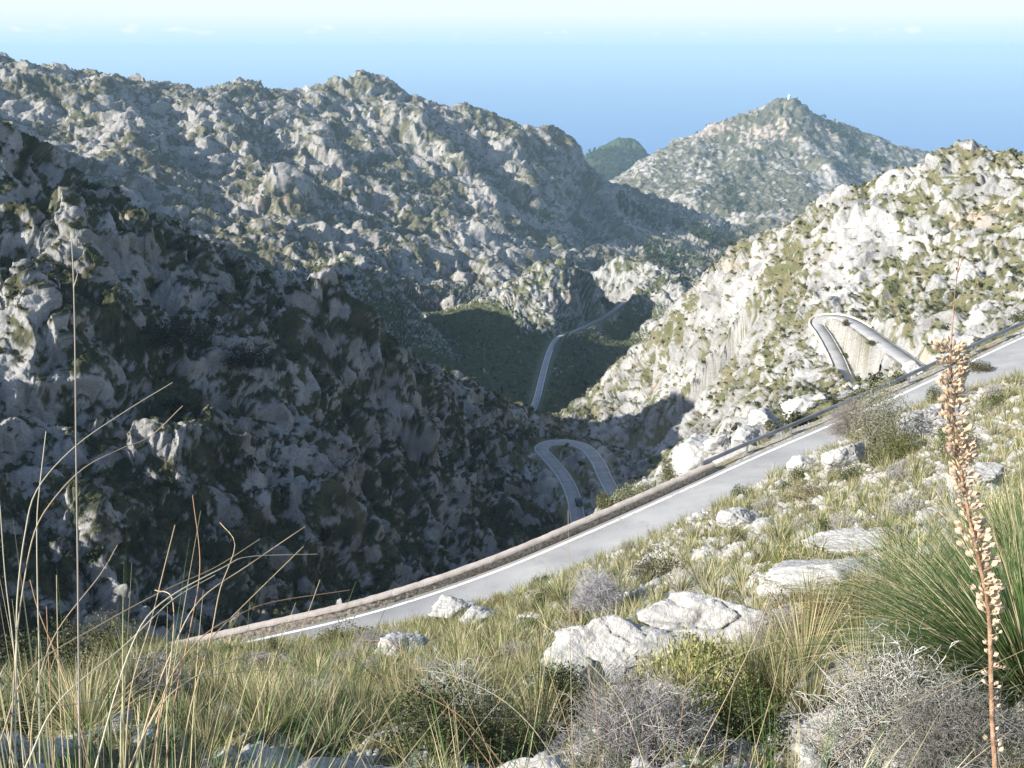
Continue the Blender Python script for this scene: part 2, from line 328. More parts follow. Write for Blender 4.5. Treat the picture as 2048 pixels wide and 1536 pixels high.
# ---- rock ribs standing out of the slopes
def base_hit(px, py, d0=2, d1=6000):
    a, e = ray(px, py); fi_ = (a - AZ0) / (AZ1 - AZ0) * (NA - 1); k = int(fi_); f = fi_ - k
    c = EL[k] * (1 - f) + EL[k + 1] * f; j0 = np.searchsorted(gv, math.log(d0)); j1 = np.searchsorted(gv, math.log(d1))
    j = j0 + int(np.argmax(c[j0:j1] >= e)); d = math.exp(gv[j]); return (d * math.sin(a), d * math.cos(a), c[j] * d)
RIBS = [  # pixels along the crest of the rib, distance window, height, half width
 ([(585,625),(630,668),(670,712),(730,755),(770,800),(800,850),(835,880)], 100, 330, 22, 16),
 ([(118,440),(150,500),(185,580),(215,650),(262,700),(310,770)], 90, 300, 14, 13),
 ([(20,640),(60,680),(110,730),(150,790),(200,850)], 90, 260, 11, 11),
 ([(0,590),(60,600),(110,640)], 90, 300, 7, 10),
 ([(280,860),(330,900),(380,950),(420,985)], 80, 250, 12, 10),
 ([(380,830),(430,900),(450,960)], 80, 250, 8, 8),
 ([(560,1020),(620,1050),(700,1100),(760,1160)], 80, 240, 8, 9),
 ([(240,430),(270,500),(300,560)], 90, 320, 9, 10),
 ([(0,1010),(80,1050),(180,1090),(260,1150)], 80, 240, 8, 10),
 ([(420,880),(480,960),(520,1010)], 80, 250, 7, 8),
 ([(820,960),(900,1000),(960,1020),(1010,1050)], 100, 280, 6, 10),
 ([(330,640),(400,690),(480,740),(560,800),(640,870)], 100, 330, 7, 12),
 ([(230,150),(215,230),(250,300),(300,360)], 700, 1600, 26, 50),
 ([(420,190),(440,260),(480,330),(560,400),(600,470)], 700, 1600, 26, 50),
 ([(560,215),(600,270),(660,330),(720,400)], 700, 1700, 26, 50),
 ([(740,175),(790,240),(850,300),(940,380),(1010,440)], 700, 1700, 30, 55),
 ([(1000,260),(1040,330),(1060,400),(1080,460)], 900, 1700, 30, 45),
 ([(640,520),(700,540),(760,560)], 560, 760, 10, 22),
 ([(1350,380),(1420,370),(1500,330),(1560,290)], 1500, 2700, 22, 60),
 ([(1577,200),(1600,280),(1650,340),(1690,400)], 1500, 2760, 28, 60),
 ([(1420,250),(1400,310),(1370,370)], 1500, 2700, 20, 60)]
zr_ = Z.ravel(); xr_ = Xw.ravel(); yr_ = Yw.ravel()
for pts, d0, d1, hgt, hw_ in RIBS:
    P = np.array([base_hit(a_, b_, d0, d1) for a_, b_ in pts]); lo = P.min(0) - 2.5 * hw_; hi = P.max(0) + 2.5 * hw_
    sel = np.where((xr_ > lo[0]) & (xr_ < hi[0]) & (yr_ > lo[1]) & (yr_ < hi[1]))[0]
    xs = xr_[sel]; ys = yr_[sel]; best = np.full(len(sel), 1e9); tt = np.zeros(len(sel))
    for k in range(len(P) - 1):
        ax, ay, _z = P[k]; dx, dy, _z = P[k + 1] - P[k]; t = np.clip(((xs - ax) * dx + (ys - ay) * dy) / (dx * dx + dy * dy + 1e-6), 0, 1)
        q = np.hypot(xs - ax - t * dx, ys - ay - t * dy); m = q < best; best[m] = q[m]; tt[m] = (k + t)[m]
    nz_ = gnoise(np.c_[xs, ys, ys * 0].astype(np.float32) / (hw_ * 0.9), 301)
    env = np.clip(1 - best / (hw_ * (1 + 0.5 * nz_)), 0, 1) ** 1.15 * sstep(-.1, 1.6, tt) * sstep(-.25, 0.8, len(P) - 1 - tt) * (0.8 + 0.5 * nz_)
    zr_[sel] += hgt * env
Z = zr_.reshape(NC, NR)
# ---- roads cut into the slope
rmask = np.ones(NC * NR, np.float32); xf = Xw.ravel(); yf = Yw.ravel(); zf = Z.ravel().copy()
def poly_dist(P, sel):
    """distance to a polyline and the road height there"""
    x = xf[sel]; y = yf[sel]; best = np.full(len(x), 1e9); zz = np.zeros(len(x)); side = np.zeros(len(x))
    for k in range(len(P) - 1):
        ax, ay, a_z = P[k]; dx, dy, dz = P[k + 1] - P[k]; L2 = dx * dx + dy * dy + 1e-9
        t = np.clip(((x - ax) * dx + (y - ay) * dy) / L2, 0, 1)
        q = np.hypot(x - ax - t * dx, y - ay - t * dy); m = q < best
        best[m] = q[m]; zz[m] = (a_z + t * dz)[m]; side[m] = (dx * (y - ay) - dy * (x - ax))[m]
    return best, zz, side
for ri, (P, hw, shoulder, nf) in enumerate(ROADS):
    lo = P.min(0) - hw - shoulder - nf - 6; hi = P.max(0) + hw + shoulder + nf + 6
    sel = np.where((xf > lo[0]) & (xf < hi[0]) & (yf > lo[1]) & (yf < hi[1]))[0]
    q, zz, side = poly_dist(P[::2] if len(P) > 60 else P, sel)
    zr = zz - (0.12 if ri == 0 else 0.35)
    if ri == 0:      # the outer verge carries the wall and the rail
        sh = np.where(side > 0, 1.6, 1.2); fl = np.where(side > 0, hw + 1.1, hw + 0.25)
    else:
        sh = np.full(len(q), shoulder); fl = np.full(len(q), hw + 0.8)
        if ri == 1: sh = np.where(side > 0, 1.0, 2.6); fl = np.where(side > 0, hw + 0.1, fl)
        if ri == 4: sh = np.where(side < 0, 2.5, 12.0)
    k = sstep(fl, fl + sh, q); zf[sel] = zr * (1 - k) + zf[sel] * k
    rmask[sel] = np.minimum(rmask[sel], sstep(fl - 0.1, fl + nf, q))
Z = zf.reshape(NC, NR)
# ---- base normals
def normals(x, y, z):
    du = np.stack([np.gradient(x, axis=0), np.gradient(y, axis=0), np.gradient(z, axis=0)], -1)
    dv = np.stack([np.gradient(x, axis=1), np.gradient(y, axis=1), np.gradient(z, axis=1)], -1)
    n = np.cross(du, dv); n /= np.linalg.norm(n, axis=-1, keepdims=True) + 1e-12
    return np.where(n[..., 2:] < 0, -n, n)
N0 = normals(Xw, Yw, Z).reshape(-1, 3).astype(np.float32)
P0 = np.stack([xf, yf, zf], 1).astype(np.float32)
dfl = D.ravel().astype(np.float32)
cell = dfl * np.repeat(np.gradient(az), NR).astype(np.float32)
rowsp = (D * np.gradient(V, axis=1)).ravel().astype(np.float32)
cell = np.maximum(cell, np.minimum(rowsp * 0.5, cell * 12))
# region settings:            near  left  right valley ridge peak  wood  knoll
LMAX = LW @ np.array([1.3,  12.0, 7.5, 8.0, 34., 50., 40.0, 20.0])
AMP  = LW @ np.array([0.42, 0.78, 0.80, 0.55, 0.64, 0.60, 0.6,  0.75])
RIDG = LW @ np.array([0.1,  0.55, 0.12, 0.3,  0.60, 0.35, 0.3,  0.5])
BROAD = LW @ np.array([0.0, 0.18, 0.06, 0.0, 0.45, 0.35, 0.3, 0.1])
AMP = AMP * (1 - .65 * sstep(56, 68, dfl) * (1 - sstep(165, 200, dfl)) * sstep(R(6), R(12), AZ.ravel()))
disp = np.zeros(len(P0), np.float32); rel = np.zeros(len(P0), np.float32); relw = np.zeros(len(P0), np.float32)
lam = 0.12; octv = 0
Pn = P0 * np.array([1, 1, 0.62], np.float32)
LM32 = (LW @ np.array([1.6, 11.0, 11.0, 9.0, 26., 36., 60., 14.])).astype(np.float32)[:, None]
warp = np.stack([gnoise(P0 / LM32 * 1.3, 200 + k) for k in range(3)], 1) * LM32 * 0.35
ca, sa = math.cos(0.5), math.sin(0.5)
Pn = Pn + warp
Pn = np.stack([Pn[:, 0] * ca - Pn[:, 1] * sa, Pn[:, 0] * sa + Pn[:, 1] * ca, Pn[:, 2]], 1)
while lam < 400:
    w = sstep(1.3, 2.8, lam / cell) * np.maximum(1 - sstep(0.9, 2.0, lam / LMAX), BROAD * (1 - sstep(3.0, 6.0, lam / LMAX))) * rmask
    sel = np.where(w > 0.01)[0]
    if len(sel):
        n = gnoise(Pn[sel] / lam + 31.7 * octv, octv)
        b = np.abs(n) * 2.1 - 0.5; r = 0.62 - np.abs(n) * 2.1
        rg = RIDG[sel]; tr_ = sstep(.25, .4, rg) if octv % 2 else 0.0; f = b * (1 - tr_) + r * tr_
        fall = (lam / LMAX[sel]) ** (0.12 - 0.25 * rg)      # slightly weaker small scales
        disp[sel] += w[sel] * AMP[sel] * 0.36 * lam * f * fall
        ww = w[sel] * np.exp(-((np.log(lam / (LMAX[sel] * 0.30))) ** 2) / 1.6)
        rel[sel] += ww * f; relw[sel] += ww
    lam *= 1.9; octv += 1
rel = rel / (relw + 0.05)
DP = N0 * 0.75 + np.array([0, 0, 0.25], np.float32)
P1 = P0 + DP * disp[:, None]
N1 = normals(*[P1[:, k].reshape(NC, NR) for k in range(3)]).reshape(-1, 3)

# ---- what grows where
def fbm(P, lam, seed, o=3):
    s = 0; a = 1
    for k in range(o): s = s + a * gnoise(P / lam + 11.3 * k, seed + k); lam *= 0.5; a *= 0.55
    return s
big = np.empty(len(P0), np.float32); mid = np.empty(len(P0), np.float32)
big = fbm(P0 / LM32, 2.4, 50, 3)
mid = fbm(P0 / LM32, 0.34, 60, 4)
fine = gnoise(P0 / np.maximum(cell * 3.0, 0.02)[:, None], 70)
VB = LW @ np.array([0.15, 0.20, -0.03, 0.55, 0.04, 0.12, 1.2, 0.02])
RB = LW[:, 0] * sstep(R(-3), R(6), AZ.ravel()) * sstep(6, 10, dfl)
vs = VB - 0.32 * RB + (0.38 + 0.2 * (LW[:, 2] + LW[:, 4] + LW[:, 5])) * big + 0.60 * mid - 0.8 * rel + 0.5 * (N1[:, 2] - 0.6) + 0.2 * fine
veg = sstep(-0.10, 0.14, vs).astype(np.float32)
# colours
def C3(*c): return np.array(c, np.float32)
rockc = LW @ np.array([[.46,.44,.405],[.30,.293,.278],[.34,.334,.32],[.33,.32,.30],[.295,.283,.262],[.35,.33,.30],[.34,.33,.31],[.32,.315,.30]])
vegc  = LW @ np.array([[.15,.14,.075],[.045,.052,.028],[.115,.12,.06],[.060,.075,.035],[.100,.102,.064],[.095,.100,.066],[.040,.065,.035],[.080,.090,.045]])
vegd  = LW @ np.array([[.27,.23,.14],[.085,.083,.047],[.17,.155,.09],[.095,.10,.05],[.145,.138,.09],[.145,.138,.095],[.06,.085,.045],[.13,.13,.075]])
t1 = sstep(-0.5, 0.6, fbm(P0 / LM32, 0.9, 80, 3))[:, None]
stain = sstep(0.6, 1.05, fbm(P0 * np.array([1, 1, .5]) / LM32, 1.3, 90, 2) + 0.35 * (0.6 - N1[:, 2]))[:, None]
rock = rockc * (0.80 + 0.36 * t1) + 0.03 * fine[:, None]
lich = sstep(0.1, 0.6, fbm(P0 / LM32, 0.22, 95, 2))[:, None]
rock = rock * (1 - 0.22 * lich)
orange = C3(.50, .33, .21); rock = rock * (1 - 0.55 * stain) + orange * rockc.mean(1)[:, None] / 0.36 * 0.55 * stain
# warm broken cliff bands on the far hill
zb = P0[:, 2] + 14 * gnoise(P0 / 160, 33)
pk = LW[:, 5] * sstep(-245, -215, zb) * (1 - sstep(-190, -165, zb)) * (N1[:, 2] < 0.93)
rock = rock * (1 - 0.55 * pk[:, None]) + C3(.47, .36, .27) * 0.55 * pk[:, None]
t2 = sstep(-0.4, 0.5, fbm(P0 / LM32, 0.35, 100, 2) + 0.5 * fine)[:, None]
green = vegc * (1 - t2) + vegd * t2
tint = rock * (1 - veg[:, None]) + green * veg[:, None]
# bare soil verge right by the roads
soil = (np.clip(1 - rmask * 1.4, 0, 1) * (1 - veg * 0.6) * (.75 + .25 * fine))[:, None]; tint = tint * (1 - soil * 0.5) + C3(.37, .345, .30) * soil * 0.5
tint = np.clip(tint, 0.01, 0.8)
# shrubs raise the ground cover a little
bumpy = (1 - LW[:, 0]) * veg * rmask * np.minimum(cell * 2.0 + 0.05, 2.5) * (0.5 + 0.9 * np.abs(fine)) * (LW @ np.array([.5, 1, .7, .6, .6, .8, 3, .8]))
P1 += np.array([0, 0, 1], np.float32) * bumpy[:, None]

# ---- one object per piece of country
G = P1.reshape(NC, NR, 3); CW = LW.argmax(1).reshape(NC, NR)
E1 = (P1[:, 2] / np.hypot(P1[:, 0], P1[:, 1])).reshape(NC, NR)
idx = np.arange(NC * NR).reshape(NC, NR)
faces = np.stack([idx[:-1, :-1], idx[1:, :-1], idx[1:, 1:], idx[:-1, 1:]], -1).reshape(-1, 4)
flab = CW[:-1, :-1].ravel()
terr_near = vcol_mat('limestone_and_scrub_near', ((9.0, 0.10, 0.7), (45.0, 0.03, 0.6)), micro=0.22, mscale=14.0)
terr_mid = vcol_mat('limestone_and_scrub', ((0.9, 0.8, 0.6), (4.0, 0.25, 0.5)), micro=0.25, mscale=2.5)
terr_far = vcol_mat('limestone_and_scrub_far', ((0.12, 5.0, 0.6),), micro=0.25, mscale=0.35)
names = {'near': ('hillside', terr_near), 'left': ('hillside', terr_mid), 'right': ('hillside', terr_mid), 'valley': ('valley_floor', terr_mid),
         'ridge': ('mountain_ridge', terr_far), 'peak': ('mountain', terr_far), 'wood': ('headland', terr_far), 'knoll': ('rocky_knoll', terr_far)}
tlabels = {'near': 'rocky grass and shrub slope in the foreground above the road', 'left': 'dark shaded craggy hillside on the left',
           'right': 'bright pale limestone hillside with green scrub on the right', 'valley': 'shaded green valley floor with the winding road',
           'ridge': 'long grey karst mountain ridge in front of the sea', 'peak': 'far conical mountain with a small tower on its top',
           'wood': 'far wooded headland between ridge and mountain', 'knoll': 'grey rocky knolls beside the valley road'}
for li, lab in enumerate(LAB):
    f = faces[flab == li]
    if not len(f): continue
    uq, inv = np.unique(f, return_inverse=True)
    o = np_mesh(names[lab][0], P1[uq], inv.reshape(-1, 4), names[lab][1], cols={'tint': tint[uq]}, smooth=(lab == 'near'))
    set_tag(o, tlabels[lab], None, None, 'structure')

# ------------------------------------------------------------------ sea
m, n, l, b = new_mat('sea_water', 0.35, 0.3); b.inputs['Base Color'].default_value = (0.045, 0.155, 0.38, 1)
t = n.new('ShaderNodeTexCoord'); x = n.new('ShaderNodeTexNoise'); x.inputs['Scale'].default_value = 0.01; x.inputs['Detail'].default_value = 8
l.new(t.outputs['Object'], x.inputs[0]); bp = n.new('ShaderNodeBump'); bp.inputs['Distance'].default_value = 8; bp.inputs['Strength'].default_value = 0.5
l.new(x.outputs[0], bp.inputs['Height']); l.new(bp.outputs[0], b.inputs['Normal'])
SEA = -660.0
rr = [0, 3000, 8000, 20000, 50000, 110000]; sv = [(0, 0, SEA)]; sf = []
for r_ in rr[1:]:
    for k in range(48):
        a = k / 48 * 2 * math.pi; sv.append((r_ * math.sin(a), r_ * math.cos(a), SEA))
tri = [(0, 1 + (k + 1) % 48, 1 + k) for k in range(48)]
quad = [(1 + j * 48 + k, 1 + j * 48 + (k + 1) % 48, 1 + (j + 1) * 48 + (k + 1) % 48, 1 + (j + 1) * 48 + k) for j in range(len(rr) - 2) for k in range(48)]
me = bpy.data.meshes.new('sea'); me.from_pydata(sv, [], tri + quad); me.materials.append(m)
sea = bpy.data.objects.new('sea', me); col.objects.link(sea); set_tag(sea, 'calm blue sea fading into haze', None, None, 'structure')

# ------------------------------------------------------------------ haze
def add_haze(dens=0.000085):
    m = bpy.data.materials.new('haze_air'); m.use_nodes = True; n = m.node_tree.nodes; l = m.node_tree.links; n.clear()
    o = n.new('ShaderNodeOutputMaterial'); v = n.new('ShaderNodeVolumePrincipled')
    v.inputs['Color'].default_value = (0.55, 0.80, 1.0, 1); v.inputs['Density'].default_value = dens; v.inputs['Anisotropy'].default_value = 0.0
    l.new(v.outputs[0], o.inputs['Volume'])
    S_ = 112000.0; zt = 12.0; zb_ = SEA - 150
    vs_ = [(sx * S_, sy * S_, z) for z in (zb_, zt) for sx, sy in ((-1, -1), (1, -1), (1, 1), (-1, 1))]
    fs = [(0, 3, 2, 1), (4, 5, 6, 7), (0, 1, 5, 4), (1, 2, 6, 5), (2, 3, 7, 6), (3, 0, 4, 7)]
    me = bpy.data.meshes.new('haze'); me.from_pydata(vs_, [], fs); me.materials.append(m)
    h = bpy.data.objects.new('haze', me); col.objects.link(h); set_tag(h, 'thin blue sea haze filling the air', 'haze', None, 'stuff')
if not os.environ.get('NOHAZE'): add_haze()

# ------------------------------------------------------------------ road surfaces
asphalt = noisy_mat('pale_worn_asphalt', (.30,.30,.30), (.39,.385,.375), 0.35, 8, 0.9, 0.25, 30, lo=0.3, hi=0.7)
paint = noisy_mat('white_road_paint', (.42,.42,.41), (.78,.78,.76), 3.0, 9, 0.7, lo=0.36, hi=0.46)
def _weather(m):
    n = m.node_tree.nodes; l = m.node_tree.links; b = n['Principled BSDF']; src = b.inputs['Base Color'].links[0].from_socket; t = n.new('ShaderNodeTexCoord')
    for sc_, lo_, hi_, d_ in (((.12, .5, 1), .42, .70, .80), ((1.5, 1.5, 1), .55, .72, .86), ((9, 9, 1), .3, .7, .93)):
        mp = n.new('ShaderNodeMapping'); mp.inputs['Rotation'].default_value = (0, 0, R(-25)); mp.inputs['Scale'].default_value = sc_; l.new(t.outputs['Object'], mp.inputs[0])
        x = n.new('ShaderNodeTexNoise'); x.inputs['Scale'].default_value = 1.0; x.inputs['Detail'].default_value = 9; x.inputs['Roughness'].default_value = .65; l.new(mp.outputs[0], x.inputs[0])
        r = n.new('ShaderNodeMapRange'); l.new(x.outputs[0], r.inputs[0]); r.inputs[1].default_value = lo_; r.inputs[2].default_value = hi_; r.inputs[3].default_value = 1; r.inputs[4].default_value = d_
        v = n.new('ShaderNodeVectorMath'); v.operation = 'SCALE'; l.new(src, v.inputs[0]); l.new(r.outputs[0], v.inputs['Scale']); src = v.outputs[0]
    l.new(src, b.inputs['Base Color'])
_weather(asphalt)
def strip(P, prof):
    """sweep a cross profile [(offset, dz), ...] along P -> verts, quads"""
    rows = [offset(P, o_, z_) for o_, z_ in prof]; n_ = len(P); k = len(prof)
    v = np.stack(rows, 1).reshape(-1, 3); f = []
    for i in range(n_ - 1):
        for j in range(k - 1): f.append((i * k + j, i * k + j + 1, (i + 1) * k + j + 1, (i + 1) * k + j))
    return v, np.array(f)
def road(P, hw, label, skirt=1.0, lw=0.13, drop=None):
    v, f = strip(P, [(hw + 0.35, -skirt), (hw + 0.3, 0.0), (0, 0.03), (-hw - 0.3, 0.0), (-hw - 0.35, -(drop or skirt))])
    o = np_mesh('road', v, f[:, ::-1], asphalt); set_tag(o, label, None, None, 'structure')
    for s in (1, -1):
        v, f = strip(P, [(s * hw + lw / 2, 0.012), (s * hw - lw / 2, 0.012)])
        np_mesh('edge_line', v, f[:, ::-1], paint, o)
    return o
road(NEAR_C, NEAR_W / 2, 'wide pale asphalt road crossing the foreground slope', 0.5, 0.16)
road(ROAD_B, 1.6, 'pale hairpin bend on the sunlit right hillside', 0.6, 0.12)
road(ROAD_C, 1.75, 'shaded hairpin bend with the dark car on it', 1.2, 0.12)
road(ROAD_D, 1.7, 'level shaded road stretch just right of the lower hairpin', 1.0, 0.16)
road(ROAD_E, 1.6, 'narrow road running down through the middle of the valley', 2.0, 0.2, 3.0)
road(ROAD_F, 1.8, 'short far road bend at the foot of the karst ridge', 1.5, 0.2)

# ------------------------------------------------------------------ where things stand
GX, GY, GZ = G[..., 0], G[..., 1], G[..., 2]
def col_of(a): return int(np.clip(np.searchsorted(az, a), 1, NC - 2))
def hit(px, py, d0=3, d1=6000):
    """ground point seen at a photo pixel"""
    a, e = ray(px, py); k = col_of(a); dd = D[k]; j0 = np.searchsorted(dd, d0); j1 = np.searchsorted(dd, d1)
    j = j0 + int(np.argmax(E1[k, j0:j1] >= e)); return np.array([GX[k, j], GY[k, j], GZ[k, j]], float)
def ground(x, y):
    """terrain height under (x, y)"""
    k = col_of(math.atan2(x, y)); r = np.hypot(GX[k], GY[k]); j = int(np.argmin(np.abs(r - math.hypot(x, y)))); return float(GZ[k, j])
SEEN = (E1 >= np.maximum.accumulate(E1, axis=1) - 1e-4).ravel()
AREA = (cell * cell * 2).astype(np.float64)
RM = rmask
def pick(n_, cond, mind, weight=None):
    """visible terrain vertices, at least mind apart"""
    c = np.where(cond & SEEN)[0]
    if not len(c): return np.zeros(0, int)
    w_ = np.ones(len(c)) if weight is None else weight[c].astype(float); w_ = w_ / w_.sum()
    m_ = min(len(c), n_ * 6); cand = rng.choice(c, m_, replace=False, p=w_) if np.count_nonzero(w_) > m_ else c
    out = []; grid = {}
    for i in cand:
        p = P1[i]; md = mind(i) if callable(mind) else mind
        key = (int(p[0] / md), int(p[1] / md)); ok = True
        for dx in (-1, 0, 1):
            for dy in (-1, 0, 1):
                for q in grid.get((key[0] + dx, key[1] + dy), ()):
                    if (p[0] - q[0]) ** 2 + (p[1] - q[1]) ** 2 < md * md: ok = False
        if ok:
            grid.setdefault(key, []).append((p[0], p[1])); out.append(i)
            if len(out) >= n_: break
    return np.array(out, int)

class MB:
    def __init__(self): self.v = []; self.f = []; self.t = []; self.n = 0
    def add(self, v, f, t):
        v = np.asarray(v, np.float32); self.v.append(v); self.f.append(np.asarray(f) + self.n); self.n += len(v)
        t = np.asarray(t, np.float32); self.t.append(np.broadcast_to(t, (len(v), 3)) if t.ndim == 1 else t)
    def build(self, name, mat, parent=None, smooth=False):
        return np_mesh(name, np.concatenate(self.v), np.concatenate(self.f), mat, parent, {'tint': np.concatenate(self.t)}, smooth)
def rnorm(v): return v / (np.linalg.norm(v, axis=-1, keepdims=True) + 1e-9)
def blades(root, dirv, L, sag, w, seg, tint, tipw=0.12, g=(0, 0, -1)):
    """n arching grass blades"""
    n_ = len(root); L = np.broadcast_to(L, (n_,)); sag = np.broadcast_to(sag, (n_,)); w = np.broadcast_to(w, (n_,))
    t = np.linspace(0, 1, seg + 1)[None, :, None]
    ctr = root[:, None] + dirv[:, None] * L[:, None, None] * t + np.array(g)[None, None] * (sag * L)[:, None, None] * t ** 2.2
    th = rng.uniform(0, 2 * np.pi, n_); sd = np.stack([np.cos(th), np.sin(th), np.zeros(n_)], 1)
    wt = (w[:, None] * np.interp(t[0, :, 0], [0, .3, 1], [0.8, 1, tipw])[None]) / 2
    a = ctr - sd[:, None] * wt[..., None]; b = ctr + sd[:, None] * wt[..., None]
    v = np.stack([a, b], 2).reshape(-1, 3); base = (np.arange(n_) * (seg + 1) * 2)[:, None] + (np.arange(seg) * 2)[None]
    f = np.stack([base, base + 1, base + 3, base + 2], -1).reshape(-1, 4)
    return v, f, np.repeat(tint, (seg + 1) * 2, axis=0)
def tubes(paths, radii, sides, tint):
    """paths (n,k,3), radii (n,k) -> open tubes"""
    n_, k, _ = paths.shape; T = np.gradient(paths, axis=1); T = rnorm(T)
    ref = np.where(np.abs(T[..., 2:]) > 0.9, np.array([1., 0, 0]), np.array([0, 0, 1.])); U = rnorm(np.cross(T, ref)); W = np.cross(T, U)
    an = np.linspace(0, 2 * np.pi, sides, endpoint=False)
    v = paths[:, :, None] + radii[:, :, None, None] * (U[:, :, None] * np.cos(an)[:, None] + W[:, :, None] * np.sin(an)[:, None])
    v = v.reshape(-1, 3); b0 = (np.arange(n_) * k * sides)[:, None, None] + (np.arange(k - 1) * sides)[None, :, None]; s0 = np.arange(sides)[None, None]
    s1 = (s0 + 1) % sides
    f = np.stack([b0 + s0, b0 + s1, b0 + sides + s1, b0 + sides + s0], -1).reshape(-1, 4)
    return v, f, np.repeat(np.asarray(tint, np.float32).reshape(-1, 3) if np.ndim(tint) > 1 else np.tile(tint, (n_, 1)), k * sides, axis=0)
def leaves(c, out, size, asp, tint, jitter=0.9):
    """leaf quads at c facing roughly out"""
    n_ = len(c); nrm = rnorm(out + rng.normal(size=(n_, 3)) * jitter); ref = rnorm(rng.normal(size=(n_, 3)))
    a = rnorm(np.cross(nrm, ref)); b = np.cross(nrm, a); s = (np.broadcast_to(size, (n_,)) * rng.uniform(.7, 1.3, n_))[:, None] / 2
    v = np.stack([c - a * s, c + b * s * asp, c + a * s, c - b * s * asp], 1).reshape(-1, 3)
    return v, np.arange(n_ * 4).reshape(-1, 4), np.repeat(tint, 4, axis=0)
def mixc(n_, c1, c2, v=0.18):
    t = rng.random((n_, 1)); return np.clip((np.array(c1) * (1 - t) + np.array(c2) * t) * rng.uniform(1 - v, 1 + v, (n_, 1)), 0.005, 0.9)
def plant_mat(name, rough=0.7, vary=0.22, trans=0.25):
    m, n, l, b = new_mat(name, rough, 0.15)
    a = n.new('ShaderNodeAttribute'); a.attribute_name = 'tint'; oi = n.new('ShaderNodeObjectInfo'); hs = n.new('ShaderNodeHueSaturation')
    mr = n.new('ShaderNodeMapRange'); l.new(oi.outputs['Random'], mr.inputs[0]); mr.inputs[3].default_value = 1 - vary; mr.inputs[4].default_value = 1 + vary
    l.new(mr.outputs[0], hs.inputs['Value']); l.new(a.outputs['Color'], hs.inputs['Color']); l.new(hs.outputs[0], b.inputs['Base Color'])
    tr = n.new('ShaderNodeBsdfTranslucent'); l.new(hs.outputs[0], tr.inputs[0]); ms = n.new('ShaderNodeMixShader'); ms.inputs[0].default_value = trans
    l.new(b.outputs[0], ms.inputs[1]); l.new(tr.outputs[0], ms.inputs[2]); l.new(ms.outputs[0], n['Material Output'].inputs[0])
    return m
M_GRASS = plant_mat('grass_blades'); M_LEAF = plant_mat('shrub_leaves', trans=0.2); M_TWIG = plant_mat('bare_twigs', 0.9, 0.12, 0.0); M_PINE = plant_mat('pine_needles', 0.8, 0.2, 0.1)
M_ROCK = vcol_mat('boulder_limestone', ((7.0, 0.10, 0.6), (40.0, 0.03, 0.6)), micro=0.16, mscale=5.0)

# ------------------------------------------------------------------ plant makers (each returns one object with its parts)
STRAW = ((.36,.31,.17), (.53,.47,.29)); GREEN = ((.072,.108,.032), (.165,.195,.070))
def make_tuft(h=0.55, n_=170, dry=0.5, spread=0.8, name='grass_tuft', wd=0.006, seg=4):
    th = rng.uniform(0, 2 * np.pi, n_); lean = rng.random(n_) ** 0.7 * spread
    root = np.stack([np.cos(th) * lean * 0.12 * h, np.sin(th) * lean * 0.12 * h, -0.05 * np.ones(n_)], 1)
    d = rnorm(np.stack([np.cos(th) * lean, np.sin(th) * lean, np.ones(n_)], 1))
    isd = rng.random(n_) < dry
    t = np.where(isd[:, None], mixc(n_, *STRAW), mixc(n_, *GREEN))
    L = h * rng.uniform(.55, 1.15, n_); v, f, tt = blades(root, d, L, 0.35 * lean * rng.uniform(.6, 1.4, n_), wd * rng.uniform(.7, 1.4, n_), seg, t)
    b = MB(); b.add(v, f, tt); return b.build(name, M_GRASS)
def make_shrub(w=1.0, h=0.7, n_=900, leaf=0.06, c1=(.05,.07,.03), c2=(.12,.14,.06), lobes=9, name='shrub', stems=True, asp=0.5):
    cs = rng.normal(size=(lobes, 3)); cs = rnorm(cs) * rng.uniform(.25, .7, (lobes, 1)); cs[:, 2] = np.abs(cs[:, 2]) * 0.9 + 0.15
    rad = rng.uniform(.28, .5, lobes); k = rng.integers(0, lobes, n_); o_ = rnorm(rng.normal(size=(n_, 3))); r = rad[k] * rng.uniform(.55, 1.08, n_)
    p = cs[k] + o_ * r[:, None]; p[:, 2] = np.abs(p[:, 2]); p *= np.array([w / 2, w / 2, h * 0.8])
    lob = rng.uniform(.75, 1.2, lobes)[k][:, None]
    b = MB(); b.add(*leaves(p, o_, leaf, asp, mixc(n_, c1, c2) * lob))
    if not stems: return b.build(name, M_LEAF)
    root = empty(name); b.build('foliage', M_LEAF, root)
    ns = 9; tgt = cs[rng.integers(0, lobes, ns)] * np.array([w / 2, w / 2, h * 0.8]); tt = np.linspace(0, 1, 5)[None, :, None]
    pth = tgt[:, None] * tt + rng.normal(size=(ns, 5, 3)) * 0.02 * w * tt; pth[:, 0, 2] = -0.08
    b = MB(); b.add(*tubes(pth, np.repeat(np.linspace(.022, .006, 5)[None] * w, ns, 0), 4, (.13,.10,.075))); b.build('branches', M_TWIG, root)
    return root
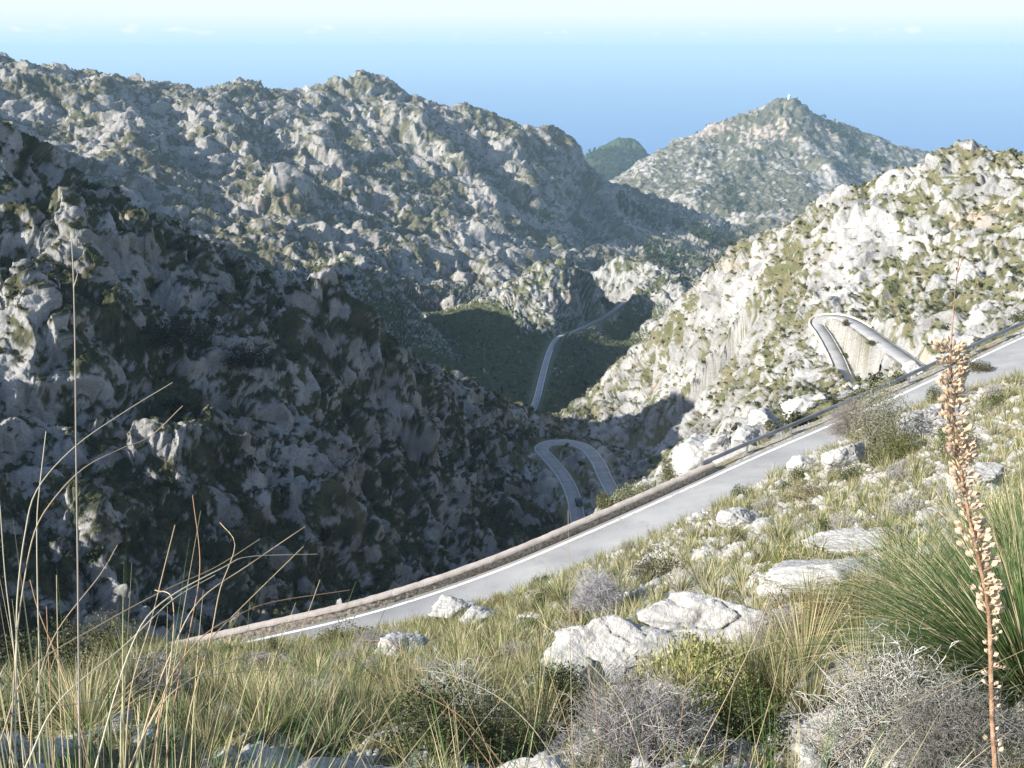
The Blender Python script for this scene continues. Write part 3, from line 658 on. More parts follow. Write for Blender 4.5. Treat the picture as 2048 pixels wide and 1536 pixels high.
def make_twigs(w=0.8, h=0.6, n_=700, c1=(.25,.235,.215), c2=(.50,.48,.45), r=0.0022, name='dry_shrub', seg=5):
    """a dome of zigzagging dead twigs that fork"""
    th = rng.uniform(0, 2 * np.pi, n_); up = rng.uniform(0.05, 1, n_); q = np.sqrt(1 - up ** 2)
    d = np.stack([np.cos(th) * q, np.sin(th) * q, up], 1); d0 = rng.uniform(.25, .78, n_)
    st = d * d0[:, None] * np.array([w / 2, w / 2, h]); ln = 0.22 * h * rng.uniform(.6, 1.5, n_)
    P = [st]; cur = st; dirv = rnorm(d * [1, 1, 1.1] + rng.normal(size=(n_, 3)) * .35)
    for k in range(seg):
        dirv = rnorm(dirv + rng.normal(size=(n_, 3)) * .55); cur = cur + dirv * (ln / seg * 1.6)[:, None]; P.append(cur)
    A_ = np.stack(P, 1); rad = np.repeat(np.linspace(1, .45, seg + 1)[None] * r, n_, 0); b = MB(); cl = mixc(n_, c1, c2)
    b.add(*tubes(A_, rad, 3, cl))
    for rep in range(2):
        j = 1 + rng.integers(0, seg - 1, n_); s0 = A_[np.arange(n_), j]; P = [s0]; cur = s0; dv = rnorm(d + rng.normal(size=(n_, 3)) * .8)
        for k in range(3): dv = rnorm(dv + rng.normal(size=(n_, 3)) * .5); cur = cur + dv * (ln / 7)[:, None]; P.append(cur)
        b.add(*tubes(np.stack(P, 1), np.repeat(np.linspace(.8, .35, 4)[None] * r, n_, 0), 3, cl))
    m_ = 26; k = rng.integers(0, n_, m_); tt = np.linspace(0, 1, 5)[None, :, None]; root = empty(name)
    b.build('twigs', M_TWIG, root)
    b = MB(); b.add(*tubes(st[k][:, None] * tt + rng.normal(size=(m_, 5, 3)) * .02 * w * tt - [0, 0, .03], np.repeat(np.linspace(3.2, 1.2, 5)[None] * r, m_, 0), 4, (.20,.18,.16))); b.build('branches', M_TWIG, root)
    return root
def dup(o, name=None):
    c = o.copy(); col.objects.link(c)
    for ch in o.children:
        d = ch.copy(); col.objects.link(d); d.parent = c
    return c
used = set()
def place(o, p, s=1.0, rz=None, sz=None, label=None, cat=None, group=None):
    """put the prototype itself the first time, a copy of it and its parts afterwards"""
    if o in used: o = dup(o)
    else: used.add(o)
    for k_ in ('label', 'category', 'group'):
        if k_ in o: del o[k_]
    o.location = p; o.scale = (s, s, s * (sz or 1)); o.rotation_euler = (0, 0, rng.uniform(0, 6.28) if rz is None else rz)
    set_tag(o, label, cat, group); return o

# rocks -----------------------------------------------------------------
def cube_sphere(n_):
    vs, fs, off = [], [], 0; g_ = np.linspace(-1, 1, n_)
    for ax in range(3):
        for sg in (-1, 1):
            a, b = np.meshgrid(np.tan(g_ * math.pi / 4), np.tan(g_ * math.pi / 4), indexing='ij'); p = np.zeros((n_, n_, 3)); p[..., ax] = sg; p[..., (ax + 1) % 3] = a * sg; p[..., (ax + 2) % 3] = b
            vs.append(rnorm(p.reshape(-1, 3))); i = np.arange(n_ * n_).reshape(n_, n_); fs.append(np.stack([i[:-1, :-1], i[1:, :-1], i[1:, 1:], i[:-1, 1:]], -1).reshape(-1, 4) + off); off += n_ * n_
    v = np.concatenate(vs); f = np.concatenate(fs)
    key = np.round(v * 1e5).astype(np.int64); _, first, inv = np.unique(key, axis=0, return_index=True, return_inverse=True)
    return v[first], inv.ravel()[f]
def make_rock(dims, n_=26, seed=0, rough=0.5, name='boulder', white=1.0, facets=13):
    r_ = np.random.default_rng(seed); v, f = cube_sphere(n_)
    pl = rnorm(r_.normal(size=(facets, 3))); dd = r_.uniform(.55, 1.0, facets)
    r = np.min(np.where(v @ pl.T > .05, dd[None] / np.maximum(v @ pl.T, .05), 9), axis=1); r = np.minimum(r, 1.15)
    p = v * r[:, None]; sd = seed % 50; s3 = np.array([seed * 1.7, seed * .9, 0])
    n1 = gnoise((p * 1.7 + s3).astype(np.float32), sd); n2 = gnoise((p * 4.1 + s3).astype(np.float32), sd + 1); n3 = gnoise((p * 9.7 + s3).astype(np.float32), sd + 2)
    cr = gnoise((p * np.array([1.1, 2.6, 1.4]) + s3 + 9).astype(np.float32), sd + 3)
    crack = np.exp(-(cr / .035) ** 2)
    p = p * (1 + rough * (.22 * n1 + .16 * (np.abs(n2) - .3) + .10 * (np.abs(n3) - .25) - .14 * crack))[:, None]
    p *= np.array(dims) / 2
    t = np.clip(np.array([.43,.42,.40]) * white * (1 + .12 * n1 + .12 * n2)[:, None] * (1 - .3 * crack[:, None]), .05, .75)
    st = np.clip((n1 * .5 + n3 * .5 - .25) * 2, 0, 1)[:, None]; t = t * (1 - .35 * st) + np.array([.30,.27,.23]) * .35 * st
    b = MB(); b.add(p, f, t); return b.build(name, M_ROCK, None, smooth=False)

# ------------------------------------------------------------------ things along the roads
m_stone = noisy_mat('mortared_stone', (.22,.19,.155), (.50,.44,.37), 7.0, 8, .95, 0.9, 16, lo=.38, hi=.62)
m_coping = noisy_mat('pinkish_cement_coping', (.32,.28,.25), (.46,.41,.365), 1.6, 9, .9, 0.6, 12, lo=.3, hi=.7)
m_galv = noisy_mat('galvanised_steel', (.24,.26,.29), (.36,.38,.41), 1.2, 4, .45, spec=.5); m_galv.node_tree.nodes['Principled BSDF'].inputs['Metallic'].default_value = .6
m_pale = noisy_mat('pale_yellow_mortar_wall', (.50,.46,.34), (.66,.61,.48), .5, 8, .9, 0.5, 3, lo=.3, hi=.7)
m_gwall = noisy_mat('grey_stone_wall', (.13,.13,.12), (.24,.23,.215), 1.2, 8, .95, .8, 3)
m_wood = noisy_mat('weathered_pole_wood', (.22,.18,.13), (.36,.31,.24), 4, 6, .9, .4, 20)
x_ = np.array([math.atan2(p[0], p[1]) for p in NEAR_LINE]); xa, xb = ray(295, 1310)[0], ray(1437, 935)[0]
i0_ = int(np.argmin(abs(x_ - xa))); i1_ = int(np.argmin(abs(x_ - xb)))
WP = resample(NEAR_LINE[i0_ - 8:i1_ + 1], 0.10)
wall = empty('roadside_wall', tuple(WP[len(WP) // 2])); set_tag(wall, 'long low roadside wall of rough stone with pinkish cement top', 'wall')
def rough_sweep(P, prof, amp, sc_, seed, closed=False):
    v, f = strip(P, prof); nn = gnoise((v * sc_).astype(np.float32), seed)[:, None]; n2 = gnoise((v * sc_ * 2.7).astype(np.float32), seed + 1)[:, None]
    c = np.repeat(P, len(prof), 0); o_ = rnorm(v - c); o_[:, 2] *= .6
    return v + o_ * (nn + .5 * n2) * amp, f
org = np.array(wall.location)
v, f = rough_sweep(WP, [(.52, -.3), (.50, .02), (.51, .12), (.52, .24), (.54, .32)], .045, 5.0, 401); np_mesh('stone_face', v - org, f[:, ::-1], m_stone, wall)
v, f = rough_sweep(WP, [(.50, .29), (.53, .37), (.60, .42), (.75, .44), (.86, .43), (.92, .38), (.96, .20), (1.0, -1.4)], .035, 2.2, 403); np_mesh('coping', v - org, f[:, ::-1], m_coping, wall, smooth=True)
# weeds and gravel strip at the wall foot stay part of the ground
RP = NEAR_LINE[i1_ - 1:]
RPc = resample(RP, 0.5)
rail = empty('guard_rail', tuple(RPc[0])); set_tag(rail, 'galvanised steel guard rail on posts continuing from the stone wall', 'guard rail'); org = np.array(rail.location)
wv = [(.86, .42), (.83, .44), (.80, .49), (.86, .54), (.86, .58), (.80, .63), (.83, .69), (.86, .71), (.875, .71), (.845, .68), (.82, .63), (.875, .585), (.875, .535), (.82, .49), (.845, .455), (.875, .42)]
v, f = strip(RPc, wv); np_mesh('rail_beam', v - org, f[:, ::-1], m_galv, rail)
Qp = resample(offset(RP, .93), 3.6)
for q in Qp:
    me = bpy.data.meshes.new('post'); hx, hy = .05, .07
    me.from_pydata([(sx * hx, sy * hy, z) for z in (-.4, .66) for sx, sy in ((-1, -1), (1, -1), (1, 1), (-1, 1))], [], [(0, 3, 2, 1), (4, 5, 6, 7), (0, 1, 5, 4), (1, 2, 6, 5), (2, 3, 7, 6), (3, 0, 4, 7)])
    me.materials.append(m_galv); o = bpy.data.objects.new('post', me); col.objects.link(o); o.parent = rail; o.location = q - org
# retaining walls
def wall_strip(P, off, top, depth, thick, mat, label, name='retaining_wall', step=1.0, amp=.12):
    P = resample(P, step); s = 1 if off > 0 else -1
    rows = [(off, -depth)] + [(off + s * .02 * i, -depth + (depth + top) * (i + 1) / 6) for i in range(5)] + [(off + s * .05, top), (off - s * thick, top), (off - s * thick, -.6)]
    rows[0] = (off + s * .35, -depth)
    v, f = strip(P, rows); v = v + rnorm(gnoise((v * .8).astype(np.float32), 410)[:, None] * np.array([1, 1, .3])) * 0 + gnoise((v * .7).astype(np.float32), 411)[:, None] * amp * np.array([1, .4, 0])
    o = np_mesh(name, v, f if s < 0 else f[:, ::-1], mat); set_tag(o, label, 'wall'); return o
wall_strip(ROAD_B[:int(len(ROAD_B) * .56)], 1.95, .35, 8.5, .35, m_pale, 'tall pale yellow retaining wall holding up the outer leg of the upper hairpin')
wall_strip(ROAD_E[int(len(ROAD_E) *   .45):], -2.0, .5, 9.0, .5, m_gwall, 'grey stone retaining wall below the sunlit end of the valley road', step=3)
# slim posts and poles
def pole(p, h, r, label, name='utility_pole', arm=False, cat='pole'):
    root = empty(name, tuple(p)); set_tag(root, label, cat)
    b = MB(); b.add(*tubes(np.array([[[0, 0, -.5], [0.01 * h, 0, h * .5], [0.015 * h, 0, h]]]), np.array([[r, r * .9, r * .75]]), 7, (.3, .26, .2))); o = np_mesh('shaft', np.concatenate(b.v), np.concatenate(b.f), m_wood, root)
    if arm:
        b = MB(); b.add(*tubes(np.array([[[-.7, 0, h * .95], [0, 0, h * .955], [.7, 0, h * .95]]]), np.full((1, 3), r * .5), 6, (.3, .26, .2))); np_mesh('crossarm', np.concatenate(b.v), np.concatenate(b.f), m_wood, root)
    else:
        b = MB(); b.add(*tubes(np.array([[[.015 * h, 0, h * .99], [.015 * h, 0, h * 1.01]]]), np.array([[r * .95, r * .5]]), 7, (.3, .26, .2))); np_mesh('cap', np.concatenate(b.v), np.concatenate(b.f), m_galv, root)
    return root
pole(hit(1037, 1043, 120, 400), 4.6, .09, 'thin pale pole standing in the dark scrub left of the lower hairpin')
pole(hit(1278, 919, 150, 400), 2.3, .07, 'short wooden post beside the level road right of the lower hairpin', 'marker_post')
pole(hit(968, 722, 400, 900), 11.5, .16, 'tall thin pole standing on the shaded green valley floor', arm=True)

# car ---------------------------------------------------------------------
def car_build():
    m_body, *_ = [noisy_mat('dark_car_paint', (.012,.013,.016), (.02,.021,.025), 2, 2, .25, spec=.6)]
    m_glass = noisy_mat('car_glass', (.02,.025,.03), (.03,.035,.04), 2, 2, .08, spec=.8); m_tyre = noisy_mat('tyre_rubber', (.015,.015,.015), (.03,.03,.03), 8, 3, .9)
    m_rim = noisy_mat('wheel_rim', (.35,.35,.36), (.5,.5,.5), 3, 2, .35, spec=.6); m_red = noisy_mat('red_tail_lamp', (.35,.01,.01), (.5,.02,.02), 4, 2, .3, spec=.6)
    m_white = noisy_mat('headlamp_lens', (.6,.6,.6), (.8,.8,.8), 4, 2, .2, spec=.7); m_plate = noisy_mat('number_plate', (.7,.7,.68), (.8,.8,.78), 9, 2, .5)
    root = empty('car'); set_tag(root, 'small dark car driving on the lower hairpin beside its white edge line', 'car')
    def loft(secs, name, mat, bev=.0):
        me = bpy.data.meshes.new(name); k = len(secs[0]); v = [p for s_ in secs for p in s_]
        f = [(i * k + j, i * k + (j + 1) % k, (i + 1) * k + (j + 1) % k, (i + 1) * k + j) for i in range(len(secs) - 1) for j in range(k)] + [tuple(range(k))[::-1], tuple((len(secs) - 1) * k + j for j in range(k))]
        me.from_pydata(v, [], f); me.materials.append(mat)
        for p_ in me.polygons: p_.use_smooth = False
        o = bpy.data.objects.new(name, me); col.objects.link(o); o.parent = root
        return o
    def sec(y, w, z0, z1): c = .12; return [(-w + c, y, z0), (w - c, y, z0), (w, y, z0 + c), (w, y, z1 - c * 1.3), (w - c, y, z1), (-w + c, y, z1), (-w, y, z1 - c * 1.3), (-w, y, z0 + c)]
    loft([sec(-2.0, .72, .36, .80), sec(-1.9, .82, .26, .92), sec(-1.3, .86, .22, .96), sec(0, .87, .2, .96), sec(.8, .87, .2, .94), sec(1.5, .84, .22, .86), sec(1.9, .76, .28, .74), sec(2.0, .66, .36, .62)], 'body', m_body)
    loft([[(-.74, -1.75, .94), (.74, -1.75, .94), (.60, -1.35, 1.38), (-.60, -1.35, 1.38)], [(-.76, -.2, .95), (.76, -.2, .95), (.62, -.2, 1.46), (-.62, -.2, 1.46)], [(-.76, .95, .93), (.76, .95, .93), (.60, .35, 1.42), (-.60, .35, 1.42)]], 'windows', m_glass)
    loft([[(-.58, -1.36, 1.385), (.58, -1.36, 1.385), (.50, -1.30, 1.43), (-.50, -1.30, 1.43)], [(-.61, -.2, 1.455), (.61, -.2, 1.455), (.52, -.2, 1.50), (-.52, -.2, 1.50)], [(-.58, .36, 1.42), (.58, .36, 1.42), (.5, .3, 1.455), (-.5, .3, 1.455)]], 'roof', m_body)
    for sx in (-1, 1):
        for y in (-1.25, 1.25):
            b = MB(); b.add(*tubes(np.array([[[sx * .70, y, .31], [sx * .72, y, .31], [sx * .86, y, .31], [sx * .88, y, .31]]]), np.array([[.2, .31, .31, .27]]), 18, (.02,.02,.02))); wh = np_mesh('wheel', np.concatenate(b.v), np.concatenate(b.f), m_tyre, root)
            b = MB(); b.add(*tubes(np.array([[[sx * .86, y, .31], [sx * .885, y, .31], [sx * .888, y, .31]]]), np.array([[.2, .19, .01]]), 14, (.4,.4,.4))); np_mesh('rim', np.concatenate(b.v), np.concatenate(b.f), m_rim, wh)
        for nm, y, z, mt in (('tail_light', -1.99, .74, m_red), ('headlight', 1.97, .58, m_white)):
            d_ = -.03 if y < 0 else .03
            loft([[(sx * .62 - .12, y, z - .07), (sx * .62 + .08, y, z - .07), (sx * .62 + .08, y, z + .07), (sx * .62 - .12, y, z + .07)], [(sx * .62 - .10, y + d_, z - .05), (sx * .62 + .06, y + d_, z - .05), (sx * .62 + .06, y + d_, z + .05), (sx * .62 - .10, y + d_, z + .05)]], nm, mt)
    loft([[(-.26, -2.0, .50), (.26, -2.0, .50), (.26, -2.0, .61), (-.26, -2.0, .61)], [(-.25, -2.015, .51), (.25, -2.015, .51), (.25, -2.015, .60), (-.25, -2.015, .60)]], 'number_plate', m_plate)
    return root
car = car_build(); cp = np.array(pt_z(1153, 1006, -111.9)); dd_ = np.hypot(ROAD_C[:, 0] - cp[0], ROAD_C[:, 1] - cp[1]); ci = int(np.argmin(dd_)); tg = ROAD_C[min(ci + 2, len(ROAD_C) - 1)] - ROAD_C[ci - 2]
side_ = offset(ROAD_C, -.9)[ci]; car.location = (side_[0], side_[1], side_[2] + .03); car.rotation_euler = (0, 0, math.atan2(-tg[0], tg[1]))

# tower on the far peak ---------------------------------------------------
tp = hit(1577, 200, 2300, 3000); m_white = noisy_mat('whitewashed_wall', (.62,.60,.55), (.75,.73,.68), .3, 4, .85)
tw = empty('hilltop_tower', (tp[0], tp[1], tp[2] - 1)); set_tag(tw, 'small whitish round tower on the summit of the far mountain', 'tower')
an = np.linspace(0, 2 * np.pi, 24, endpoint=False)
def lathe(prof, name, mat, parent, seg=24):
    v = [(r * math.cos(a), r * math.sin(a), z) for r, z in prof for a in an]; f = [(i * seg + j, i * seg + (j + 1) % seg, (i + 1) * seg + (j + 1) % seg, (i + 1) * seg + j) for i in range(len(prof) - 1) for j in range(seg)]
    return np_mesh(name, v, f, mat, parent)
lathe([(4.2, 0), (4.1, 1), (3.9, 9), (4.3, 9.3), (4.3, 10.2), (3.6, 10.2), (3.6, 9.4), (.01, 9.6)], 'tower_wall', m_white, tw)
lathe([(1.6, 9.5), (1.5, 12), (.9, 12.9), (.01, 13.2)], 'turret', m_white, tw)
md = noisy_mat('dark_opening', (.03,.03,.03), (.05,.05,.05), 2, 2, .9)
np_mesh('door', np.array([(-.6, -4.28, 0), (.6, -4.28, 0), (.6, -4.2, 2.4), (-.6, -4.2, 2.4), (-.6, -3.9, 0), (.6, -3.9, 0), (.6, -3.9, 2.4), (-.6, -3.9, 2.4)]), np.array([(0, 1, 2, 3), (1, 5, 6, 2), (4, 0, 3, 7), (3, 2, 6, 7)]), md, tw)

#@@PLANTS
# ------------------------------------------------------------------ boulders one can point to
BO = [ # px, py (foot), d window, (w, depth, h) in m, label
 (1425,1300,(6,30),(1.75,1.3,.8),'large pale cracked limestone slab in the middle of the foreground slope'),
 (1330,1330,(6,30),(.9,.8,.45),'pale rock joined to the lower left end of the large cracked slab'),
 (1195,1350,(6,30),(1.35,1.1,.75),'jagged white rock low on the slope left of the yellow green leafy bush'),
 (1150,1385,(6,30),(.9,.8,.42),'low white rock at the foot of the jagged white rock'),
 (1690,1185,(6,30),(1.7,1.3,.6),'long smooth white slab beside the round olive bush'),
 (1720,1115,(8,30),(1.7,1.2,.6),'whitish slab above the long smooth white slab'),
 (1570,1195,(6,30),(.85,.7,.5),'broken grey rock between the two big slabs'),
 (1700,935,(20,50),(1.9,1.1,1.3),'upright blocky pale boulder with flat top near the road edge'),
 (1612,945,(25,55),(1.6,1.2,1.1),'rough pale outcrop touching the near road edge'),
 (1845,868,(25,60),(2.2,1.6,1.6),'grey boulder in the shade right of the tall olive shrub'),
 (1885,860,(25,60),(2.4,1.7,1.5),'pale boulder next to the shaded grey boulder by the tall shrub'),
 (1475,1060,(15,50),(1.7,1.2,.9),'pointed pale rock on the slope just below the bend of grass tufts'),
 (905,1240,(15,50),(1.8,1.1,1.0),'white rock at the road edge among straw coloured tufts'),
 (955,1250,(15,50),(1.2,.9,.6),'smaller white rock right of the white roadside rock'),
 (800,1315,(8,40),(1.3,.8,.55),'rubbly whitish rock under the rust red scrap'),
 (1960,975,(10,40),(1.6,1.2,.9),'grey white rock half hidden by green grass at the right'),
 (1290,985,(60,90),(2.0,1.5,1.0),'round pale stone poking over the roadside wall'),
 (1395,935,(62,110),(4.0,3.2,3.2),'big white crag just behind the end of the roadside wall'),
 (1445,905,(62,110),(2.4,2,1.8),'pale crag beside the start of the guard rail'),
 (1185,1035,(62,110),(1.7,1.4,1.6),'white rock beyond the wall next to the car on the lower hairpin'),
 (1500,888,(62,120),(2.2,1.6,1.4),'pale rock just behind the guard rail left of the round boulder'),
 (1530,862,(66,140),(2.6,2.0,2.0),'round pale boulder behind the guard rail'),
 (1600,842,(68,140),(3.0,2.2,2.1),'angular pale boulder behind the guard rail near the tall shrub'),
 (1830,748,(150,260),(5.5,4,3.2),'squarish pale boulder hiding the end of the upper hairpin'),
 (1640,800,(75,200),(2.8,2.2,1.5),'flat topped pale rock beyond the rail below the upper hairpin'),
 (1560,790,(75,200),(3.2,2.4,1.6),'broad pale rock outcrop between the rail and the shaded hillside foot'),
]
for i, (px, py, dw, dm, lab) in enumerate(BO):
    p = hit(px, py, *dw); o = make_rock(dm, 40 if dm[0] > 1.2 and p[1] < 40 else 24, seed=100 + i, rough=.75, facets=16)
    o.location = (p[0], p[1] + dm[1] * .2, p[2] + dm[2] * .18); o.rotation_euler = (R(-14) if p[1] < 45 else 0, rng.uniform(-.1, .1), rng.uniform(-.4, .4)); set_tag(o, lab, 'boulder')
    if i in (0, 4, 5): o.rotation_euler = (R(-24), R(-8), R(-12))
# loose rocks
protos = [make_rock((1, rng.uniform(.7, 1), rng.uniform(.55, .85)), 12, seed=300 + k, rough=.8, name='rock') for k in range(7)]
nearm = (CW.ravel() == 0) & (RM > .75) & (dfl < 58)
rk = pick(260, nearm & (veg < .7) & (dfl > 5), lambda i: .35 + .012 * dfl[i], AREA ** .6 * np.where(AZ.ravel() > R(1), 1, .28))
for n_, i in enumerate(rk):
    s_ = min(rng.lognormal(-1.15, .5), 1.0) * (0.55 + dfl[i] / 50)
    place(protos[n_ % 7], P1[i] + [0, 0, -.05 * s_], s_, None, rng.uniform(.6, 1), 'loose pale limestone rock lying between the grass tufts of the near slope', 'rock', 'loose rocks on the near slope')
def raw(o): # arrays of a prototype made by np_mesh
    me = o.data; v = np.empty(len(me.vertices) * 3, np.float32); me.vertices.foreach_get('co', v); f = np.empty(len(me.polygons) * 4, np.int32); me.loops.foreach_get('vertex_index', f)
    t = np.empty(len(me.vertices) * 4, np.float32); me.color_attributes['tint'].data.foreach_get('color', t); return v.reshape(-1, 3), f.reshape(-1, 4), t.reshape(-1, 4)[:, :3]
def bake(protos_, pos, scale, name, mat, label, zs=None, tv=.2, cat=None):
    """merge many small copies into one uncountable object"""
    b = MB(); k = rng.integers(0, len(protos_), len(pos))
    for j, (v, f, t) in enumerate(protos_):
        s = np.where(k == j)[0]
        if not len(s): continue
        a = rng.uniform(0, 2 * np.pi, len(s)); ca, sa = np.cos(a), np.sin(a); sc_ = scale[s]
        x = (v[None, :, 0] * ca[:, None] - v[None, :, 1] * sa[:, None]) * sc_[:, None]; y = (v[None, :, 0] * sa[:, None] + v[None, :, 1] * ca[:, None]) * sc_[:, None]
        z = v[None, :, 2] * sc_[:, None] * (1 if zs is None else zs[s][:, None])
        V_ = np.stack([x, y, z], -1) + pos[s][:, None]; F_ = f[None] + (np.arange(len(s)) * len(v))[:, None, None]
        T_ = t[None] * rng.uniform(1 - tv, 1 + tv, (len(s), 1, 1)); b.add(V_.reshape(-1, 3), F_.reshape(-1, 4), T_.reshape(-1, 3))
    o = b.build(name, mat); set_tag(o, label, cat, None, 'stuff'); return o
def proto_raw(fn, n_, *a, **k):
    out = []
    for _ in range(n_):
        o = fn(*a, **k); out.append(raw(o)); bpy.data.objects.remove(o)
    return out
peb = proto_raw(make_rock, 5, (1, .8, .6), 5, name='x', rough=.6)
rs = pick(12000, nearm & (veg < .85) & (dfl > 4), .10, AREA ** .75 * np.where(AZ.ravel() > R(1), 1, .35))
bake(peb, P1[rs], rng.lognormal(-2.3, .45, len(rs)) * (0.7 + dfl[rs] / 35), 'loose_stones', M_ROCK, 'small broken white stones scattered over the near slope')

# ------------------------------------------------------------------ grass on the near slope
tufts = [make_tuft(.50, 230, .65, .95), make_tuft(.50, 260, .38, 1.1), make_tuft(.55, 190, .85, .8), make_tuft(.42, 260, .25, 1.25), make_tuft(.62, 240, .55, .95), make_tuft(.40, 190, .6, 1.3)]
GL = sstep(R(9), R(-6), AZ.ravel() + 0.10 * gnoise(P0 / 5, 77)) if False else 1 - sstep(R(-4), R(12), AZ.ravel() + 0.10 * gnoise(P0 / 5, 77))
tw_ = (0.15 + veg) * AREA ** .72 * (.22 + GL)
tp_ = pick(3800, nearm & (dfl > 5.5) & (RM > .9), lambda i: .27 + .003 * dfl[i], tw_)
tp_ = tp_[np.argsort(dfl[tp_])]
for n_, i in enumerate(tp_[:285]):
    place(tufts[n_ % 6], P1[i] - [0, 0, .02], rng.uniform(.7, 1.45) * (.85 + .010 * dfl[i]), None, rng.uniform(.8, 1.15), 'arching green and straw coloured grass tuft growing on the near slope', 'grass tuft', 'grass tufts on the near slope')
lowt = proto_raw(make_tuft, 4, .5, 70, .55, 1.0, 'x', .011, 2) + proto_raw(make_tuft, 2, .42, 80, .4, 1.1, 'x', .011, 2)
rest = tp_[285:]
bake(lowt, P1[rest] - [0, 0, .02], rng.uniform(.8, 1.5, len(rest)) * (.9 + .006 * dfl[rest]), 'grass', M_GRASS, 'straw and green tussock grass covering the farther part of the near slope')
sm = proto_raw(make_tuft, 6, .16, 22, .45, 1.2, 'x', .006, 2)
gs = pick(26000, nearm & (veg > .08) & (dfl > 4), .04, (veg + .2) * AREA ** .6 * (.3 + GL))
bake(sm, P1[gs], rng.uniform(.6, 1.5, len(gs)) * (.8 + dfl[gs] / 40), 'grass', M_GRASS, 'short thin grass filling the gaps between stones on the near slope')

# ------------------------------------------------------------------ shrubs on the near slope
sh_green = [make_shrub(.8, .6, 1500, .035, (.055,.07,.028), (.13,.14,.055), name='shrub') for _ in range(3)]
sh_red = [make_shrub(.7, .45, 1300, .028, (.14,.075,.045), (.22,.17,.08), name='shrub') for _ in range(2)]
sh_grey = [make_twigs(.7, .42, 420, r=.003, name='dry_shrub') for _ in range(3)]
ss = pick(210, nearm & (dfl > 6) & (RM > .97), lambda i: .7 + .012 * dfl[i], (0.3 + veg) * AREA ** .75)
for n_, i in enumerate(ss):
    q = n_ % 7
    if q in (0, 3): place(sh_green[n_ % 3], P1[i] - [0, 0, .04], rng.uniform(.6, 1.35) * (.8 + dfl[i] / 60), None, None, 'small dark green leafy shrub among grass and stones of the near slope', 'shrub', 'small green shrubs on the near slope')
    elif q == 5: place(sh_red[n_ % 2], P1[i] - [0, 0, .04], rng.uniform(.7, 1.3) * (.8 + dfl[i] / 60), None, None, 'low reddish brown cushion shrub among stones of the near slope', 'shrub', 'small reddish shrubs on the near slope')
    else: place(sh_grey[n_ % 3], P1[i] - [0, 0, .04], rng.uniform(.6, 1.3) * (.8 + dfl[i] / 60), None, None, 'low grey leafless twiggy shrub among stones of the near slope', 'dry shrub', 'small grey twiggy shrubs on the near slope')
# named shrubs
def named(px, py, dw, mk, label, cat='shrub', dz=-.05):
    p = hit(px, py, *dw); o = mk(); o.location = (p[0], p[1], p[2] + dz); set_tag(o, label, cat); return o
named(1568,1172,(7,30),lambda: make_shrub(1.05,.95,7000,.026,(.11,.12,.035),(.30,.29,.11),12,asp=.45),'round olive yellow leafy bush beside the long smooth white slab')
def leafy():
    o = make_shrub(1.1,.75,3600,.030,(.045,.065,.02),(.13,.15,.05),10,asp=.4)
    n_ = 1700; th = rng.uniform(0, 6.28, n_); q = np.sqrt(rng.random(n_)); c = np.stack([np.cos(th) * q * .55, np.sin(th) * q * .5, (1 - q ** 2) * .5 + .12 + rng.normal(size=n_) * .06], 1)
    d = rnorm(np.stack([np.cos(th) * .35 * q, np.sin(th) * .35 * q, np.ones(n_)], 1) + rng.normal(size=(n_, 3)) * .25)
    b = MB(); b.add(*blades(c, d, rng.uniform(.035, .065, n_), .1, .010, 2, mixc(n_, (.20,.22,.06), (.48,.44,.20)), .4)); b.build('leaf_tips', M_LEAF, o); return o
named(1385,1445,(4.5,12),leafy,'bright yellow green leafy bush with upright leaf tips in front of the large cracked slab')
named(1500,1480,(4,9),lambda: make_shrub(.8,.5,3500,.024,(.03,.045,.015),(.09,.11,.035)),'dark green leafy bush right under the bright yellow green one')
named(1690,1290,(5,12),lambda: make_shrub(1.35,.75,9000,.020,(.16,.085,.045),(.24,.21,.085),13,asp=.6),'wide reddish brown heath bush left of the big green tussock')
named(1560,1290,(5,12),lambda: make_twigs(.75,.5,1100,r=.002),'grey twiggy dead bush between the leafy bush and the reddish heath bush','dry shrub')
named(1760,1520,(3,9),lambda: make_twigs(.8,.78,1150,(.26,.25,.22),(.60,.58,.54),.0034),'largest pale grey tangle of dead twigs in the lower right corner','dry shrub')
named(1290,1520,(3.5,9),lambda: make_twigs(1.15,.58,1500,(.17,.155,.15),(.40,.38,.37),.0024),'wide brownish grey tangle of dead twigs at the bottom centre right','dry shrub')
named(1900,1530,(3,9),lambda: make_twigs(.8,.55,1100,(.16,.15,.13),(.32,.31,.28),.0018),'darker dead twig bush at the right foot of the largest pale tangle','dry shrub')
named(1130,1430,(5,14),lambda: make_shrub(.75,.6,4200,.024,(.02,.03,.012),(.06,.075,.03)),'very dark green bush below the jagged white rock')
named(900,1500,(4,12),lambda: make_shrub(1.3,.5,6000,.024,(.03,.04,.016),(.10,.115,.045)),'dark low bush behind the straw blades at the bottom centre')
named(1310,1160,(12,40),lambda: make_shrub(1.9,1.0,3200,.05,(.06,.055,.035),(.13,.12,.075)),'dark grey green mound of scrub left of the rubbly pale stones')
named(1620,1000,(15,50),lambda: make_shrub(2.0,.9,2600,.05,(.13,.10,.06),(.20,.17,.09)),'brownish low scrub above the round olive bush')
named(905,1450,(6,20),lambda: make_twigs(.75,.75,240,(.30,.30,.29),(.50,.50,.49),.0026),'whitish dead branches standing out of the grass left of centre','dry shrub')
named(1195,1225,(12,40),lambda: make_twigs(.9,1.1,900,(.33,.32,.33),(.5,.49,.5),.004),'pale lilac grey dead bush near the road edge','dry shrub')
named(1760,905,(25,60),lambda: make_shrub(3.7,4.5,10000,.085,(.13,.13,.085),(.24,.235,.16),14,asp=.4),'tall grey olive shrub standing against the near road and guard rail')
